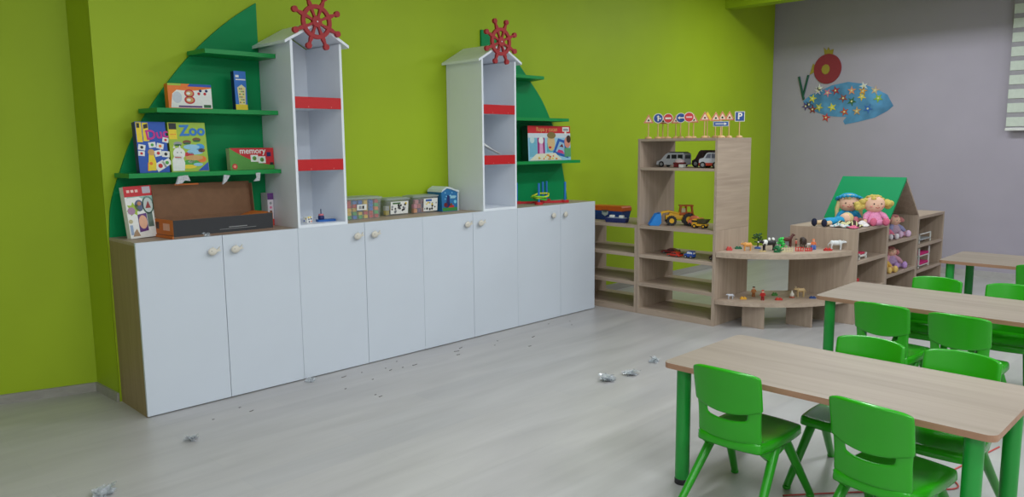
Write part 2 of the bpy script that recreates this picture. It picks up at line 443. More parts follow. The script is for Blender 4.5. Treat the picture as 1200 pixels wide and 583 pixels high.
def tower(label, x0, wdt, wz):
    t = empty('tower_shelf', label, 'shelf', (x0, 0, 1.0), group='white tower shelves')
    T_ = 0.018
    H = 1.18; RH = 1.285; cx = wdt/2
    for k in (0, 1):
        mb = MB(); xx = 0 if k == 0 else wdt-T_
        mb.box(xx, xx+T_, 0, D, 0, H, M_WHITE, bev=0.001, seg=1); mb.build('side_panel', parent=t)
    mb = MB(); mb.prism([(T_, 0), (wdt-T_, 0), (wdt-T_, H), (cx, RH-0.01), (T_, H)], D-0.006, D-0.001, M_WHITE); mb.build('back_panel', parent=t)
    for z in (0.0, 0.37, 0.765):
        mb = MB(); mb.box(T_, wdt-T_, 0.001 if z == 0 else 0.014, D-0.006, z, z+0.018, M_WHITE)
        s = mb.build('shelf_board', parent=t)
        if z > 0:
            mb = MB(); mb.box(T_, wdt-T_, -0.002, 0.014, z-0.005, z+0.067, M_RED, bev=0.001, seg=1)
            for sx in (0.3, 0.75):
                mb.cyl((wdt*sx, -0.003, z+0.006), (wdt*sx, 0.0, z+0.006), 0.004, C(220, 120, 110), seg=8)
            mb.build('red_lip', parent=t)
    ov = 0.045
    for k in (0, 1):
        sgn = -1 if k == 0 else 1
        slope = (RH-H)/(cx)
        xe = cx+sgn*(cx+ov); ze = H-slope*ov
        mb = MB()
        nx, nz = -slope*sgn*-1, 1
        th = 0.018
        mb.prism([(cx, RH), (xe, ze), (xe+sgn*0.0, ze+th), (cx, RH+th)], -0.022, D-0.001, M_WHITE)
        mb.build('roof_panel', parent=t)
    wheel_part(t, cx-0.012, wz).location = (0, -0.034, 0)
    return t
tower('left white tower shelf with red ship wheel, standing beside the wider green sail', 0.995, 0.37, 1.298)
tower('right white tower shelf with red ship wheel and booklets on its lower red-lipped shelf', 2.612, 0.377, 1.315)

# ------------------------------------------------------------------ green sails on the wall
def sail(label, pts, shelves, loc, mirror):
    t = empty('sail_shelf', label, 'shelf', loc, group='green sail-shaped wall shelves')
    mb = MB(); mb.prism(pts, -0.018, -0.001, M_SAIL); mb.build('sail_panel', parent=t)
    for (xa, xb, xf, z) in shelves:
        y0 = -0.243
        mb = MB(); mb.prism([(xa, -0.018), (xb, -0.018), (xb if not mirror else xf, y0), (xf if not mirror else xa, y0)], z-0.013, z+0.013, M_SHELFG, 'xy')
        mb.build('shelf_board', parent=t, bevel=0.002)
    return t
curve = [(0.0, 1.0), (0.02, 1.191), (0.087, 1.389), (0.172, 1.588), (0.31, 1.802), (0.505, 2.046), (0.704, 2.238), (0.857, 2.359), (0.992, 2.45)]
def cr(pts, n=6):
    out = []
    for i in range(len(pts)-1):
        p0 = pts[max(i-1, 0)]; p1 = pts[i]; p2 = pts[i+1]; p3 = pts[min(i+2, len(pts)-1)]
        for k in range(n):
            t = k/n
            out.append(tuple(0.5*((2*p1[q])+(-p0[q]+p2[q])*t+(2*p0[q]-5*p1[q]+4*p2[q]-p3[q])*t*t+(-p0[q]+3*p1[q]-3*p2[q]+p3[q])*t**3) for q in (0, 1)))
    out.append(pts[-1]); return out
lc = cr(curve)+[(0.992, 1.0)]
sail('wide green sail-shaped wall shelf left of the left tower, holding game boxes', [(a, b-1.0) for a, b in lc],
     [(0.52, 0.992, 0.535, 1.092), (0.21, 0.992, 0.235, 0.736), (0.05, 0.992, 0.055, 0.362)], (0, YW, 1.0), False)
rc = [(4.085, 1.0), (4.06, 1.12), (4.022, 1.272), (3.95, 1.554), (3.832, 1.773), (3.717, 1.939), (3.562, 2.098), (3.433, 2.224), (3.25, 2.37), (3.07, 2.46), (3.0, 2.475)]
rcc = cr(rc)+[(2.992, 2.47), (2.992, 1.0)]
sail('narrow visible green sail-shaped wall shelf right of the right tower, holding one craft box', [(a-2.99, b-1.0) for a, b in rcc],
     [(0.002, 0.62, 0.53, 1.092), (0.002, 0.92, 0.86, 0.736), (0.002, 1.05, 1.02, 0.362)], (2.99, YW, 1.0), True)

# ------------------------------------------------------------------ oak shelving
XS = 4.108; DW = 0.55
def low_shelf(label, y1, y0):
    t = empty('open_shelf', label, 'shelf', (XS, y0, 0), group='open oak shelving')
    L = y1-y0; P = 0.025
    for k in (0, 1):
        mb = MB(); a = 0 if k == 0 else L-P
        mb.box(0, DW, a, a+P, 0, 0.8, M_OZ, bev=0.001, seg=1); mb.build('side_panel', parent=t)
    for zt in (0.05, 0.283, 0.54, 0.8):
        mb = MB(); mb.box(0.001, DW-0.001, P, L-P, zt-0.03 if zt > 0.06 else 0.0, zt, M_OY, bev=0.001, seg=1); mb.build('shelf_board', parent=t)
    return t
low_shelf('low open oak shelf between the white cabinets and the tall oak shelf', 0.40, -0.394)
low_shelf('lower oak shelf section carrying the tall shelf, with small cars on its top shelf', -0.396, -1.181)
t = empty('upper_shelf', 'tall open oak shelf section stacked on the low one, under the toy road signs', 'shelf', (XS, -1.181, 0.8), group='open oak shelving')
L = 0.785; P = 0.025
for k in (0, 1):
    a = 0 if k == 0 else L-P
    mb = MB(); mb.box(0, DW, a, a+P, 0.001, 0.76, M_OX if k == 0 else M_OZ, bev=0.001, seg=1); mb.build('side_panel', parent=t)
for zt in (0.51, 0.76):
    mb = MB(); mb.box(0.001, DW-0.001, P, L-P, zt-0.022, zt, M_OY, bev=0.001, seg=1); mb.build('shelf_board', parent=t)

# curved corner shelf
t = empty('corner_shelf', 'oak corner shelf with two rounded boards full of toy animals', 'shelf', (4.108, -1.183, 0), group=None)
def arc_board(pts, z0, z1):
    mb = MB(); mb.prism([(a-4.108, b+1.183) for a, b in pts], z0, z1, M_OX, 'xy'); return mb.build('shelf_board', parent=t, bevel=0.002)
up = cr([(4.112, -1.185), (4.13, -1.29), (4.185, -1.43), (4.30, -1.596), (4.42, -1.72), (4.505, -1.79), (4.67, -1.885), (4.82, -1.935), (4.946, -1.965)])
arc_board(up+[(4.946, -1.46), (4.66, -1.185)], 0.585, 0.627)
arc_board(up+[(4.946, -1.46), (4.66, -1.185)], 0.192, 0.225)
for (xx, y0, y1) in ((4.31, -1.53, -1.34), (4.63, -1.79, -1.57)):
    mb = MB(); mb.box(xx-4.108-0.02, xx-4.108, y0+1.183, y1+1.183, 0, 0.1915, M_OZ, bev=0.001, seg=1); mb.build('support_panel', parent=t)

# house shelf unit
def box_shelf(name, label, x0, x1, levels, H=0.8, back=False):
    t = empty(name, label, 'shelf', (x0, -2.0, 0), group='oak shelving by the lilac wall')
    L = x1-x0; P = 0.025; Dp = 0.58
    for k in (0, 1):
        a = 0 if k == 0 else L-P
        mb = MB(); mb.box(a, a+P, 0, Dp, 0, H if name != 'house_shelf' else 0.815, M_OZ, bev=0.001, seg=1); mb.build('side_panel', parent=t)
    for zt in levels:
        mb = MB(); mb.box(P, L-P, 0.001, Dp-0.001, zt-0.028 if zt > 0.06 else 0, zt, M_OX, bev=0.001, seg=1); mb.build('shelf_board', parent=t)
    if True:
        mb = MB(); mb.box(P, L-P, Dp-0.008, Dp-0.001, 0.05, H-0.03, M_OZ); mb.build('back_panel', parent=t)
    return t, Dp
box_shelf('open_shelf', 'low oak shelf whose top carries the two sitting rag dolls and doll clothes', 4.95, 5.639, (0.05, 0.27, 0.53, 0.8))
hs, Dp = box_shelf('house_shelf', 'house-shaped oak shelf with green sloping roof holding soft dolls', 5.64, 6.44, (0.05, 0.325, 0.62), H=0.8)
P = 0.022; HL = 0.80
ax, az = 0.40, 1.19
mb = MB(); mb.prism([(0.0, 0.816), (ax, az), (ax, az-0.03), (0.022, 0.816)], 0.0, Dp, M_ROOFG); r = mb.build('roof_panel', parent=hs); r['label'] = 'green sloping roof panel'
mb = MB(); mb.prism([(ax, az), (HL, 0.816), (HL-0.022, 0.816), (ax, az-0.03)], 0.0, Dp, M_OZ); mb.build('roof_panel', parent=hs)
mb = MB(); mb.prism([(0.02, 0.80), (HL-0.02, 0.80), (ax, az-0.04)], Dp-0.008, Dp-0.001, M_OZ); mb.build('gable_panel', parent=hs)
box_shelf('open_shelf', 'low oak shelf right of the house shelf, holding white and pink doll furniture', 6.442, 7.235, (0.05, 0.27, 0.52, 0.8))

# ------------------------------------------------------------------ tables
TH = 0.56
def table(label, x0, y1, W, L):
    t = empty('school_table', label, 'table', (x0+W/2, y1-L/2, 0), group='children\'s tables')
    mb = MB()
    pts = rrect(-W/2, W/2, -L/2, L/2, 0.035)
    mb.prism(pts, TH-0.024, TH, M_TABLE, 'xy', msides=M_TEDGE); mb.build('tabletop', parent=t, bevel=0.0015)
    for sx in (-1, 1):
        for sy in (-1, 1):
            cx, cy = sx*(W/2-0.06), sy*(L/2-0.075)
            mb = MB(); mb.cyl((0, 0, 0.012), (0, 0, TH-0.024), 0.0315, M_TLEG, seg=28); l = mb.build('leg', parent=t, loc=(cx, cy, 0))
            mb = MB(); mb.lathe([(0.031, 0), (0.033, 0.004), (0.033, 0.024), (0.0318, 0.026)], M_BLACK, seg=28); mb.build('foot_cap', parent=l)
    return t
table('nearest oak-topped children\'s table with round green legs, two chair backs on its near side', 1.305, -2.557, 0.676, 1.285)
table('middle oak-topped children\'s table with green legs, between the nearest and the farthest table', 3.212, -2.408, 0.673, 1.285)
table('farthest oak-topped children\'s table with green legs, beside the lilac wall', 5.31, -2.51, 0.69, 1.285)

# ------------------------------------------------------------------ chairs (local +x = forward)
def chair_parts(t):
    # lower back frame with handle slot, then the thick back panel
    NU = 16
    us = [-1+2*i/NU for i in range(NU+1)]
    def shell(rows, skip, m, name, th, off=0.0):
        vs = []
        for (z, sag, hw) in rows:
            for u in us:
                y = hw*u
                zz = z+sag*(1-u*u)-(0.008*abs(u)**10 if z > 0.59 else 0)
                x = -0.10*(zz-0.33)+0.030*(u*u)-0.006-off
                if zz > 0.48: x -= 0.10*(zz-0.48)
                vs.append((x, y, zz))
        n = NU+1
        fs = [(j*n+i, j*n+i+1, (j+1)*n+i+1, (j+1)*n+i) for j in range(len(rows)-1) for i in range(NU) if not (j in skip and abs((us[i]+us[i+1])/2) < 0.64)]
        mb = MB(); mb.add(vs, fs, m, True)
        return mb.build(name, parent=t, solid=th, subsurf=1)
    shell([(0.326, -0.002, 0.142), (0.350, -0.010, 0.141), (0.378, -0.018, 0.140), (0.402, -0.022, 0.140), (0.426, -0.024, 0.140), (0.440, -0.026, 0.140), (0.462, -0.028, 0.142), (0.480, -0.030, 0.143), (0.500, -0.030, 0.144)], (5, 6), M_CHAIR, 'back_frame', 0.011)
    shell([(0.472, -0.030, 0.1480), (0.476, -0.030, 0.1485), (0.520, -0.022, 0.149), (0.565, -0.008, 0.150), (0.600, 0.004, 0.150), (0.615, 0.009, 0.149), (0.620, 0.011, 0.147)], (), M_CHAIR, 'backrest', 0.020)
    # seat
    N = 14
    mb = MB(); vs = []; fs = []
    ring = []
    for j in range(N+1):
        for i in range(N+1):
            u = -1+2*i/N; v = -1+2*j/N
            k = 1.0
            X = u*math.sqrt(1-0.16*v*v); Y = v*math.sqrt(1-0.16*u*u)
            hw = 0.148+0.012*(X+1)/2
            x = 0.185+0.185*X; y = hw*Y
            z = 0.328 - 0.012*(1-X*X)*(1-Y*Y) + (0.006 if X < -0.7 else 0)
            vs.append((x, y, z))
    for j in range(N):
        for i in range(N):
            a = j*(N+1)+i; fs.append((a, a+1, a+N+2, a+N+1))
    border = [i for i in range(N+1)]+[j*(N+1)+N for j in range(1, N+1)]+[N*(N+1)+i for i in range(N-1, -1, -1)]+[j*(N+1) for j in range(N-1, 0, -1)]
    k0 = len(vs)
    for b in border:
        x, y, z = vs[b]; vs.append((0.185+(x-0.185)*1.02, y*1.02, z-0.008))
    k1 = len(vs)
    for b in border:
        x, y, z = vs[b]; vs.append((0.185+(x-0.185)*1.03, y*1.03, 0.290))
    nb = len(border)
    for i in range(nb):
        j = (i+1) % nb
        fs.append((border[i], border[j], k0+j, k0+i)); fs.append((k0+i, k0+j, k1+j, k1+i))
    mb.add(vs, fs, M_CHAIR, True)
    mb.build('seat', parent=t, solid=0.007, subsurf=1)
    for sy in (-1, 1):
        mb = MB(); mb.prism([(0.018, 0.325), (0.06, 0.318), (0.30, 0.304), (0.27, 0.276), (0.20, 0.256), (0.13, 0.240), (0.09, 0.242), (0.045, 0.275)], sy*0.124, sy*0.143, M_CHAIR)
        mb.build('leg_bracket', parent=t, bevel=0.004)
        for (xt, xf, yf) in ((0.165, -0.075, 0.172), (0.232, 0.405, 0.178)):
            mb = MB(); mb.tube([(xt, sy*0.134, 0.300), (xt*0.86+xf*0.14, sy*0.139, 0.262), (xf, sy*yf, 0.0125)], [0.0205, 0.0205, 0.0155], M_CHLEG, seg=16)
            l = mb.build('leg', parent=t)
            mb = MB(); mb.lathe([(0.0155, 0), (0.0175, 0.003), (0.0170, 0.0125)], M_CHLEG, seg=16); mb.build('foot_cap', parent=l, loc=(xf, sy*yf, 0))
chair0 = empty('child_chair', 'x', 'chair', (1.225, -2.925, 0), 0.0, 'green plastic children\'s chairs')
chair_parts(chair0)
G = 'green plastic children\'s chairs'
chair0['label'] = 'green plastic child chair beside the left leg of the nearest table, back to the viewer'
dup(chair0, (1.195, -3.492, 0), -0.12, 'lowest green plastic child chair in the photo, tucked at the nearest table\'s near side', G)
dup(chair0, (2.045, -3.165, 0), PI+0.02, 'green plastic child chair across the nearest table, left one of two facing the viewer', G)
dup(chair0, (2.055, -3.535, 0), PI-0.02, 'green plastic child chair across the nearest table, right one of two facing the viewer', G)
dup(chair0, (2.93, -2.915, 0), -0.02, 'green plastic child chair, left one of two on the near side of the middle table', G)
dup(chair0, (2.90, -3.310, 0), -0.03, 'green plastic child chair, right one of two on the near side of the middle table', G)
dup(chair0, (3.965, -2.885, 0), PI, 'green plastic child chair across the middle table, left one of two facing the viewer', G)
dup(chair0, (3.99, -3.310, 0), PI+0.03, 'green plastic child chair across the middle table, cut by the right edge', G)
dup(chair0, (5.03, -3.26, 0), 0.0, 'green plastic child chair at the farthest table, mostly out of the frame', G)
# ------------------------------------------------------------------ game boxes
PAPER = C(232, 232, 228); YEL = C(236, 206, 40); ORG = C(232, 120, 36); BLU = C(24, 82, 178); LBLU = C(60, 150, 216); SKY = C(150, 200, 226)
REDP = C(200, 34, 44); GRN = C(70, 160, 60); DGRN = C(30, 96, 50); LIMEP = C(160, 190, 60); PUR = C(96, 50, 120); PINK = C(222, 120, 160); BRN = C(120, 74, 44)
DRED = C(112, 26, 34); BLK = C(26, 26, 30); NAVY = C(24, 34, 96); TAN = C(206, 160, 96); SKIN = C(236, 190, 164, rough=0.8); GREY = C(150, 152, 156)
MAG = C(206, 40, 120)
def face(mb, pts, m, k=1, M=None): mb.prism(pts, -0.0006*k, 0.0, m, M=M)
def R_(x0, x1, z0, z1): return [(x0, z0), (x1, z0), (x1, z1), (x0, z1)]
def cardbox(name, label, loc, w, h, d, body, art, rz=0.0, lean=0.0, tip=0.0, cat='box', group=None, side=None):
    M = RX(-lean) @ RY(tip)
    mb = MB(M)
    mb.box(0, w, 0, d, 0, h, body, bev=0.0012, seg=1)
    if side: mb.box(-0.0006, 0, 0.003, d-0.003, 0.003, h-0.003, side)
    art(mb, w, h, M)
    return single(mb, name, label, cat, loc, rz, group)
G2 = 'boxed games on the wide green sail shelf'
def art_duo(mb, w, h, M):
    face(mb, R_(0, w, 0, h), BLU)
    face(mb, R_(0.004, 0.035, h*0.60, h-0.004), YEL, 2); face(mb, R_(0.040, 0.072, h*0.62, h-0.006), YEL, 2)
    face(mb, [(0.046, h*0.86), (0.070, h*0.88), (0.070, h*0.96), (0.046, h*0.94)], BLK, 3)
    face(mb, R_(0.008, 0.024, h*0.88, h*0.97), BLK, 3)
    mb.text('Duc', 0.078, C(198, 36, 140), T(w*0.69, -0.0022, h*0.75) @ RY(-0.12), bold=0.002)
    for (x, z, a, q) in ((0.025, 0.50, 0.2, 1), (0.085, 0.545, -0.1, 1), (0.13, 0.52, 0.25, 1), (0.165, 0.64, 0.2, 0.9), (0.02, 0.38, 0.1, 0.9), (0.115, 0.38, -0.2, 1.1), (0.158, 0.36, 0.1, 1.1), (0.12, 0.13, -0.5, 1.5), (0.16, 0.19, -0.5, 1.2)):
        Mk = M @ T(x, 0, h*z) @ RY(a)
        mb.prism(R_(-0.02*q, 0.02*q, -0.016*q, 0.016*q), -0.0016, 0, PAPER, M=RY(0) if False else (T(x, 0, h*z) @ RY(a)))
        mb.prism(ngon(0, 0, 0.009*q, 8), -0.0022, 0, random.choice([REDP, GRN, BLK, ORG]), M=T(x, 0, h*z) @ RY(a))
    mb.prism(ngon(0.075, h*0.40, 0.019, 12), -0.0024, 0, TAN); mb.prism([(0.048, 0.012), (0.094, 0.012), (0.098, h*0.20), (0.088, h*0.36), (0.060, h*0.36)], -0.0023, 0, YEL); mb.prism(ngon(0.068, h*0.18, 0.010, 8), -0.0026, 0, ORG)
    mb.prism([(0.045, 0.01), (0.06, 0.01), (0.065, h*0.2), (0.05, h*0.2)], -0.0019, 0, ORG)
cardbox('game_box', 'blue picture-card game box with magenta lettering, leftmost on the lower green sail shelf', (0.142, YW-0.17, 1.3755), 0.172, 0.297, 0.05, NAVY, art_duo, lean=0.10, group=G2, rz=0.02)
def art_zoo(mb, w, h, M):
    face(mb, R_(0, w, 0, h), LIMEP)
    face(mb, R_(0.004, 0.05, h*0.66, h-0.003), YEL, 2); face(mb, R_(0.006, 0.05, h*0.86, h*0.985), BLK, 3)
    for k in range(3): face(mb, ngon(0.016+0.012*k, h*0.76, 0.004, 8), ORG, 3)
    mb.text('Zoo', 0.088, C(40, 120, 200), T(w*0.64, -0.0022, h*0.83) @ RY(-0.02), bold=0.003)
    for (x, z, m) in ((0.05, 0.57, GREY), (0.105, 0.60, BRN), (0.165, 0.65, BRN)):
        face(mb, ngon(x, h*z, 0.026, 12, ry=0.013), m, 2); face(mb, ngon(x, h*z-0.008, 0.022, 10, ry=0.006), DGRN, 3)
    for (x, z, a, b, m) in ((0.13, 0.50, 0.05, 0.016, SKY), (0.18, 0.50, 0.03, 0.02, LBLU), (0.15, 0.40, 0.05, 0.016, SKY), (0.11, 0.35, 0.03, 0.014, REDP), (0.14, 0.28, 0.055, 0.016, TAN), (0.185, 0.25, 0.03, 0.02, ORG), (0.12, 0.18, 0.055, 0.018, GRN), (0.12, 0.20, 0.02, 0.008, PAPER), (0.16, 0.14, 0.03, 0.01, SKY), (0.19, 0.43, 0.022, 0.012, BRN), (0.10, 0.10, 0.05, 0.012, YEL)):
        face(mb, ngon(x, h*z, a, 12, ry=b), m, 2 + (hash((x, z)) % 2))
    face(mb, ngon(0.052, h*0.37, 0.036, 14, ry=0.036), PAPER, 4); face(mb, [(0.006, h*0.02), (0.075, h*0.02), (0.082, h*0.18), (0.070, h*0.32), (0.022, h*0.32), (0.008, h*0.24)], PAPER, 4)
    face(mb, [(0.018, h*0.48), (0.026, h*0.54), (0.034, h*0.48)], PAPER, 4); face(mb, [(0.05, h*0.48), (0.060, h*0.54), (0.066, h*0.47)], PAPER, 4)
    for x in (0.042, 0.064): face(mb, ngon(x, h*0.39, 0.0035, 6), BLK, 5)
    face(mb, R_(0.024, 0.062, h*0.285, h*0.30), REDP, 5)
    face(mb, [(w*0.70, 0.004), (w-0.002, 0.004), (w-0.002, h*0.19)], BLU, 4)
cardbox('game_box', 'lime green animal game box with blue lettering and a white cat on its front', (0.325, YW-0.170, 1.3755), 0.225, 0.295, 0.05, C(140, 166, 60), art_zoo, lean=0.10, group=G2)
def art_mem(mb, w, h, M):
    face(mb, R_(0, w, 0, h), REDP)
    pts = [(0, 0), (w, 0), (w, h*0.2)]+[(w*(1-k/10), h*(0.2+0.8*(k/10)**1.8)) for k in range(1, 11)]
    face(mb, pts, C(84, 150, 60), 2)
    mb.text('memory', 0.052, PAPER, T(w*0.52, -0.0014, h*0.86), bold=0.0008)
    for (x, z) in ((0.55, 0.52), (0.72, 0.45)):
        face(mb, R_(w*x-0.025, w*x+0.025, h*z-0.022, h*z+0.022), PAPER, 3); face(mb, ngon(w*x, h*z, 0.014, 12), GRN, 4); face(mb, ngon(w*x+0.003, h*z-0.002, 0.006, 8), BRN, 5)
    face(mb, ngon(w*0.10, h*0.16, 0.018, 14), REDP, 3); face(mb, ngon(w*0.10, h*0.16, 0.010, 10), C(240, 150, 120), 4)
    face(mb, R_(w*0.84, w*0.93, h*0.60, h*0.80), NAVY, 3); face(mb, R_(w*0.90, w*0.98, h*0.2, h*0.32), BLK, 3); face(mb, R_(w*0.86, w*0.98, h*0.05, h*0.16), GRN, 3)
cardbox('game_box', 'flat red and green card game box at the right end of lower sail shelf', (0.688, YW-0.165, 1.3755), 0.300, 0.138, 0.045, C(190, 200, 150), art_mem, lean=0.06, group=G2)
def art_org(mb, w, h, M):
    face(mb, R_(0, w, 0, h), ORG)
    pts = [(w*0.05, h*0.04), (w, h*0.04), (w, h*0.90)]+[(w*(1-k/10), h*(0.86-0.10*math.sin(PI*k/10)-0.06*k/10)) for k in range(0, 9)]+[(w*0.10, h*0.60), (w*0.07, h*0.30)]
    face(mb, pts, PAPER, 2)
    face(mb, [(w*0.45, h*0.90), (w, h*0.90), (w, h), (w*0.5, h)], BLU, 3)
    face(mb, [(0.0, h*0.92), (w*0.3, h*0.92), (w*0.3, h), (0, h)], LIMEP, 3)
    for (z, a) in ((0.62, 0.030), (0.36, 0.032)):
        face(mb, ngon(w*0.48, h*z, a, 18, ry=0.024), REDP, 4); face(mb, ngon(w*0.48, h*z, a*0.72, 16, ry=0.016), TAN, 5); face(mb, ngon(w*0.48-0.006, h*z, 0.012, 10, ry=0.008), PAPER, 6)
    face(mb, ngon(w*0.20, h*0.45, 0.028, 18, ry=0.034), C(200, 205, 214), 3)
    face(mb, R_(w*0.22, w*0.76, h*0.06, h*0.13), PUR, 3); face(mb, R_(w*0.80, w*0.97, h*0.06, h*0.18), DGRN, 3)
    for k, x in enumerate((0.70, 0.74, 0.84, 0.88)): face(mb, ngon(w*x, h*(0.62+0.12*(k % 2)), 0.009, 8), (REDP, NAVY)[k % 2], 4)
cardbox('game_box', 'orange and white activity box lying upright on the middle green sail shelf', (0.332, YW-0.17, 1.7495), 0.262, 0.148, 0.05, ORG, art_org, lean=0.05, group=G2)
def art_blue2(mb, w, h, M):
    face(mb, R_(0, w, 0, h), C(40, 110, 196)); face(mb, R_(0, w, 0, h*0.15), YEL, 2)
    face(mb, R_(w*0.12, w*0.95, h*0.77, h*0.80), PAPER, 2); face(mb, R_(w*0.12, w*0.40, h*0.84, h*0.90), PAPER, 2)
    face(mb, [(w*0.3, h*0.15), (w*0.84, h*0.15), (w*0.92, h*0.58), (w*0.6, h*0.66), (w*0.22, h*0.58)], C(222, 210, 160), 2)
    for k in range(6):
        for q in range(3): face(mb, ngon(w*(0.40+0.15*q), h*(0.20+0.07*k), 0.005, 6), (BRN, YEL, GRN)[(k+q) % 3], 3)
cardbox('game_box', 'narrow upright blue box with yellow foot on the middle green sail shelf', (0.745, YW-0.17, 1.7495), 0.078, 0.243, 0.045, NAVY, art_blue2, lean=0.04, group=G2)
def art_craft(mb, w, h, M):
    face(mb, R_(0, w, 0, h), SKY); face(mb, R_(0, w, h*0.79, h), REDP, 2)
    mb.text('Ropa y cucan', 0.052, C(214, 150, 90), T(w*0.44, -0.0018, h*0.90), bold=0.001)
    face(mb, R_(w*0.81, w*0.97, h*0.84, h*0.97), PAPER, 3); face(mb, R_(w*0.83, w*0.95, h*0.86, h*0.93), GREY, 4); face(mb, ngon(w*0.88, h*0.80, 0.014, 10), PAPER, 4)
    face(mb, R_(0, w, h*0.66, h*0.79), C(206, 214, 222), 2)
    face(mb, R_(w*0.03, w*0.20, h*0.12, h*0.66), C(110, 176, 200), 3); face(mb, ngon(w*0.09, h*0.60, 0.030, 12), C(190, 214, 214), 4)
    face(mb, R_(w*0.21, w*0.38, h*0.18, h*0.66), C(158, 44, 116), 3)
    face(mb, ngon(w*0.295, h*0.58, 0.032, 14), PAPER, 4); face(mb, [(w*0.25, h*0.2), (w*0.34, h*0.2), (w*0.33, h*0.5), (w*0.26, h*0.5)], C(220, 160, 200), 4)
    face(mb, [(w*0.43, h*0.25), (w*0.58, h*0.25), (w*0.58, h*0.5), (w*0.43, h*0.5)], C(90, 170, 190), 3)
    face(mb, ngon(w*0.53, h*0.52, 0.052, 14, ry=0.075), C(214, 180, 130), 4); face(mb, ngon(w*0.54, h*0.73, 0.058, 14, ry=0.030), C(130, 110, 60), 5); face(mb, ngon(w*0.50, h*0.38, 0.02, 10, ry=0.01), REDP, 5)
    face(mb, [(w*0.56, h*0.20), (w*0.94, h*0.06), (w*0.90, h*0.56), (w*0.70, h*0.64)], C(36, 92, 176), 5); face(mb, [(w*0.63, h*0.26), (w*0.86, h*0.16), (w*0.84, h*0.50), (w*0.73, h*0.55)], C(150, 190, 214), 6)
    face(mb, [(w*0.66, h*0.24), (w*0.84, h*0.18), (w*0.80, h*0.28), (w*0.70, h*0.32)], C(200, 60, 120), 7); face(mb, [(w*0.72, h*0.40), (w*0.82, h*0.38), (w*0.79, h*0.48)], DRED, 7)
    face(mb, ngon(w*0.92, h*0.52, 0.042, 12, ry=0.05), C(214, 140, 120), 7); face(mb, ngon(w*0.95, h*0.62, 0.03, 12, ry=0.035), C(60, 36, 30), 8); face(mb, R_(w*0.84, w, h*0.1, h*0.36), C(90, 160, 110), 6)
    face(mb, [(w*0.02, 0.004), (w*0.78, 0.004), (w*0.62, h*0.22), (w*0.18, h*0.20)], C(228, 222, 200), 6)
    for k in range(14): face(mb, ngon(w*random.uniform(0.22, 0.66), h*random.uniform(0.04, 0.17), random.uniform(0.008, 0.02), 7, ry=0.008), random.choice([YEL, TAN, ORG, C(190, 60, 60)]), 7+k % 3)
cardbox('craft_box', 'large red-topped craft kit box on the green shelf right of the right tower', (3.392, YW-0.172, 1.3755), 0.565, 0.308, 0.075, C(20, 70, 44), art_craft, lean=0.04, side=C(16, 52, 36))
def art_puz(mb, w, h, M):
    face(mb, R_(0, w, 0, h), PAPER); face(mb, R_(0.0, w, h*0.80, h), REDP, 2); face(mb, R_(w*0.66, w*0.95, h*0.85, h*0.98), C(190, 180, 190), 3)
    for k in range(3): face(mb, R_(w*(0.10+0.15*k), w*(0.20+0.15*k), h*0.88, h*0.93), C(240, 200, 190), 3)
    face(mb, [(w*0.08, h*0.78), (w*0.5, h*0.79), (w*0.8, h*0.70), (w, h*0.66), (w, h*0.8), (w*0.08, h*0.8)], C(150, 190, 180), 3)
    face(mb, star(w*0.25, h*0.56, 0.042, 0.024, 7), LIMEP, 3); face(mb, ngon(w*0.17, h*0.53, 0.022, 12), C(170, 130, 160), 4)
    face(mb, ngon(w*0.47, h*0.62, 0.026, 12, ry=0.034), C(90, 100, 130), 3); face(mb, ngon(w*0.48, h*0.66, 0.012, 10), C(190, 130, 90), 4)
    face(mb, ngon(w*0.79, h*0.62, 0.034, 18, ry=0.052), C(50, 90, 70), 3); face(mb, ngon(w*0.79, h*0.62, 0.027, 18, ry=0.043), C(190, 200, 196), 4); face(mb, [(w*0.68, h*0.56), (w*0.88, h*0.56), (w*0.80, h*0.70)], C(150, 50, 50), 5)
    face(mb, [(w*0.36, h*0.11), (w*0.68, h*0.13), (w*0.68, h*0.47), (w*0.36, h*0.45)], PUR, 4); face(mb, ngon(w*0.52, h*0.30, 0.024, 14, ry=0.040), C(224, 170, 140), 5)
    face(mb, [(w*0.10, h*0.04), (w*0.36, h*0.04), (w*0.26, h*0.18), (w*0.16, h*0.12)], C(170, 140, 110), 4)
    face(mb, R_(w*0.70, w*0.9, h*0.20, h*0.48), C(90, 110, 100), 3); face(mb, R_(0.006, 0.022, h*0.07, h*0.26), C(150, 170, 200), 3)
    face(mb, ngon(0.014, h*0.33, 0.012, 10), C(190, 180, 140), 4)
cardbox('puzzle_box', 'tilted white puzzle box with red top band, left of the open carton', (0.050, 0.205, 1.002), 0.160, 0.300, 0.048, PAPER, art_puz, rz=0.10, lean=0.13, tip=-0.03)
def art_slim(mb, w, h, M):
    face(mb, R_(0, w, h*0.80, h), PUR, 1); face(mb, R_(0, w, 0, h*0.2), REDP, 1)
    for k in range(4): face(mb, ngon(w*0.5, h*(0.3+0.13*k), 0.009, 8), (ORG, BRN, PINK, GREY)[k], 2)
cardbox('puzzle_box', 'slim upright white box with purple cap behind right end of the open carton', (0.948, 0.300, 1.001), 0.042, 0.215, 0.09, C(214, 206, 214), art_slim)

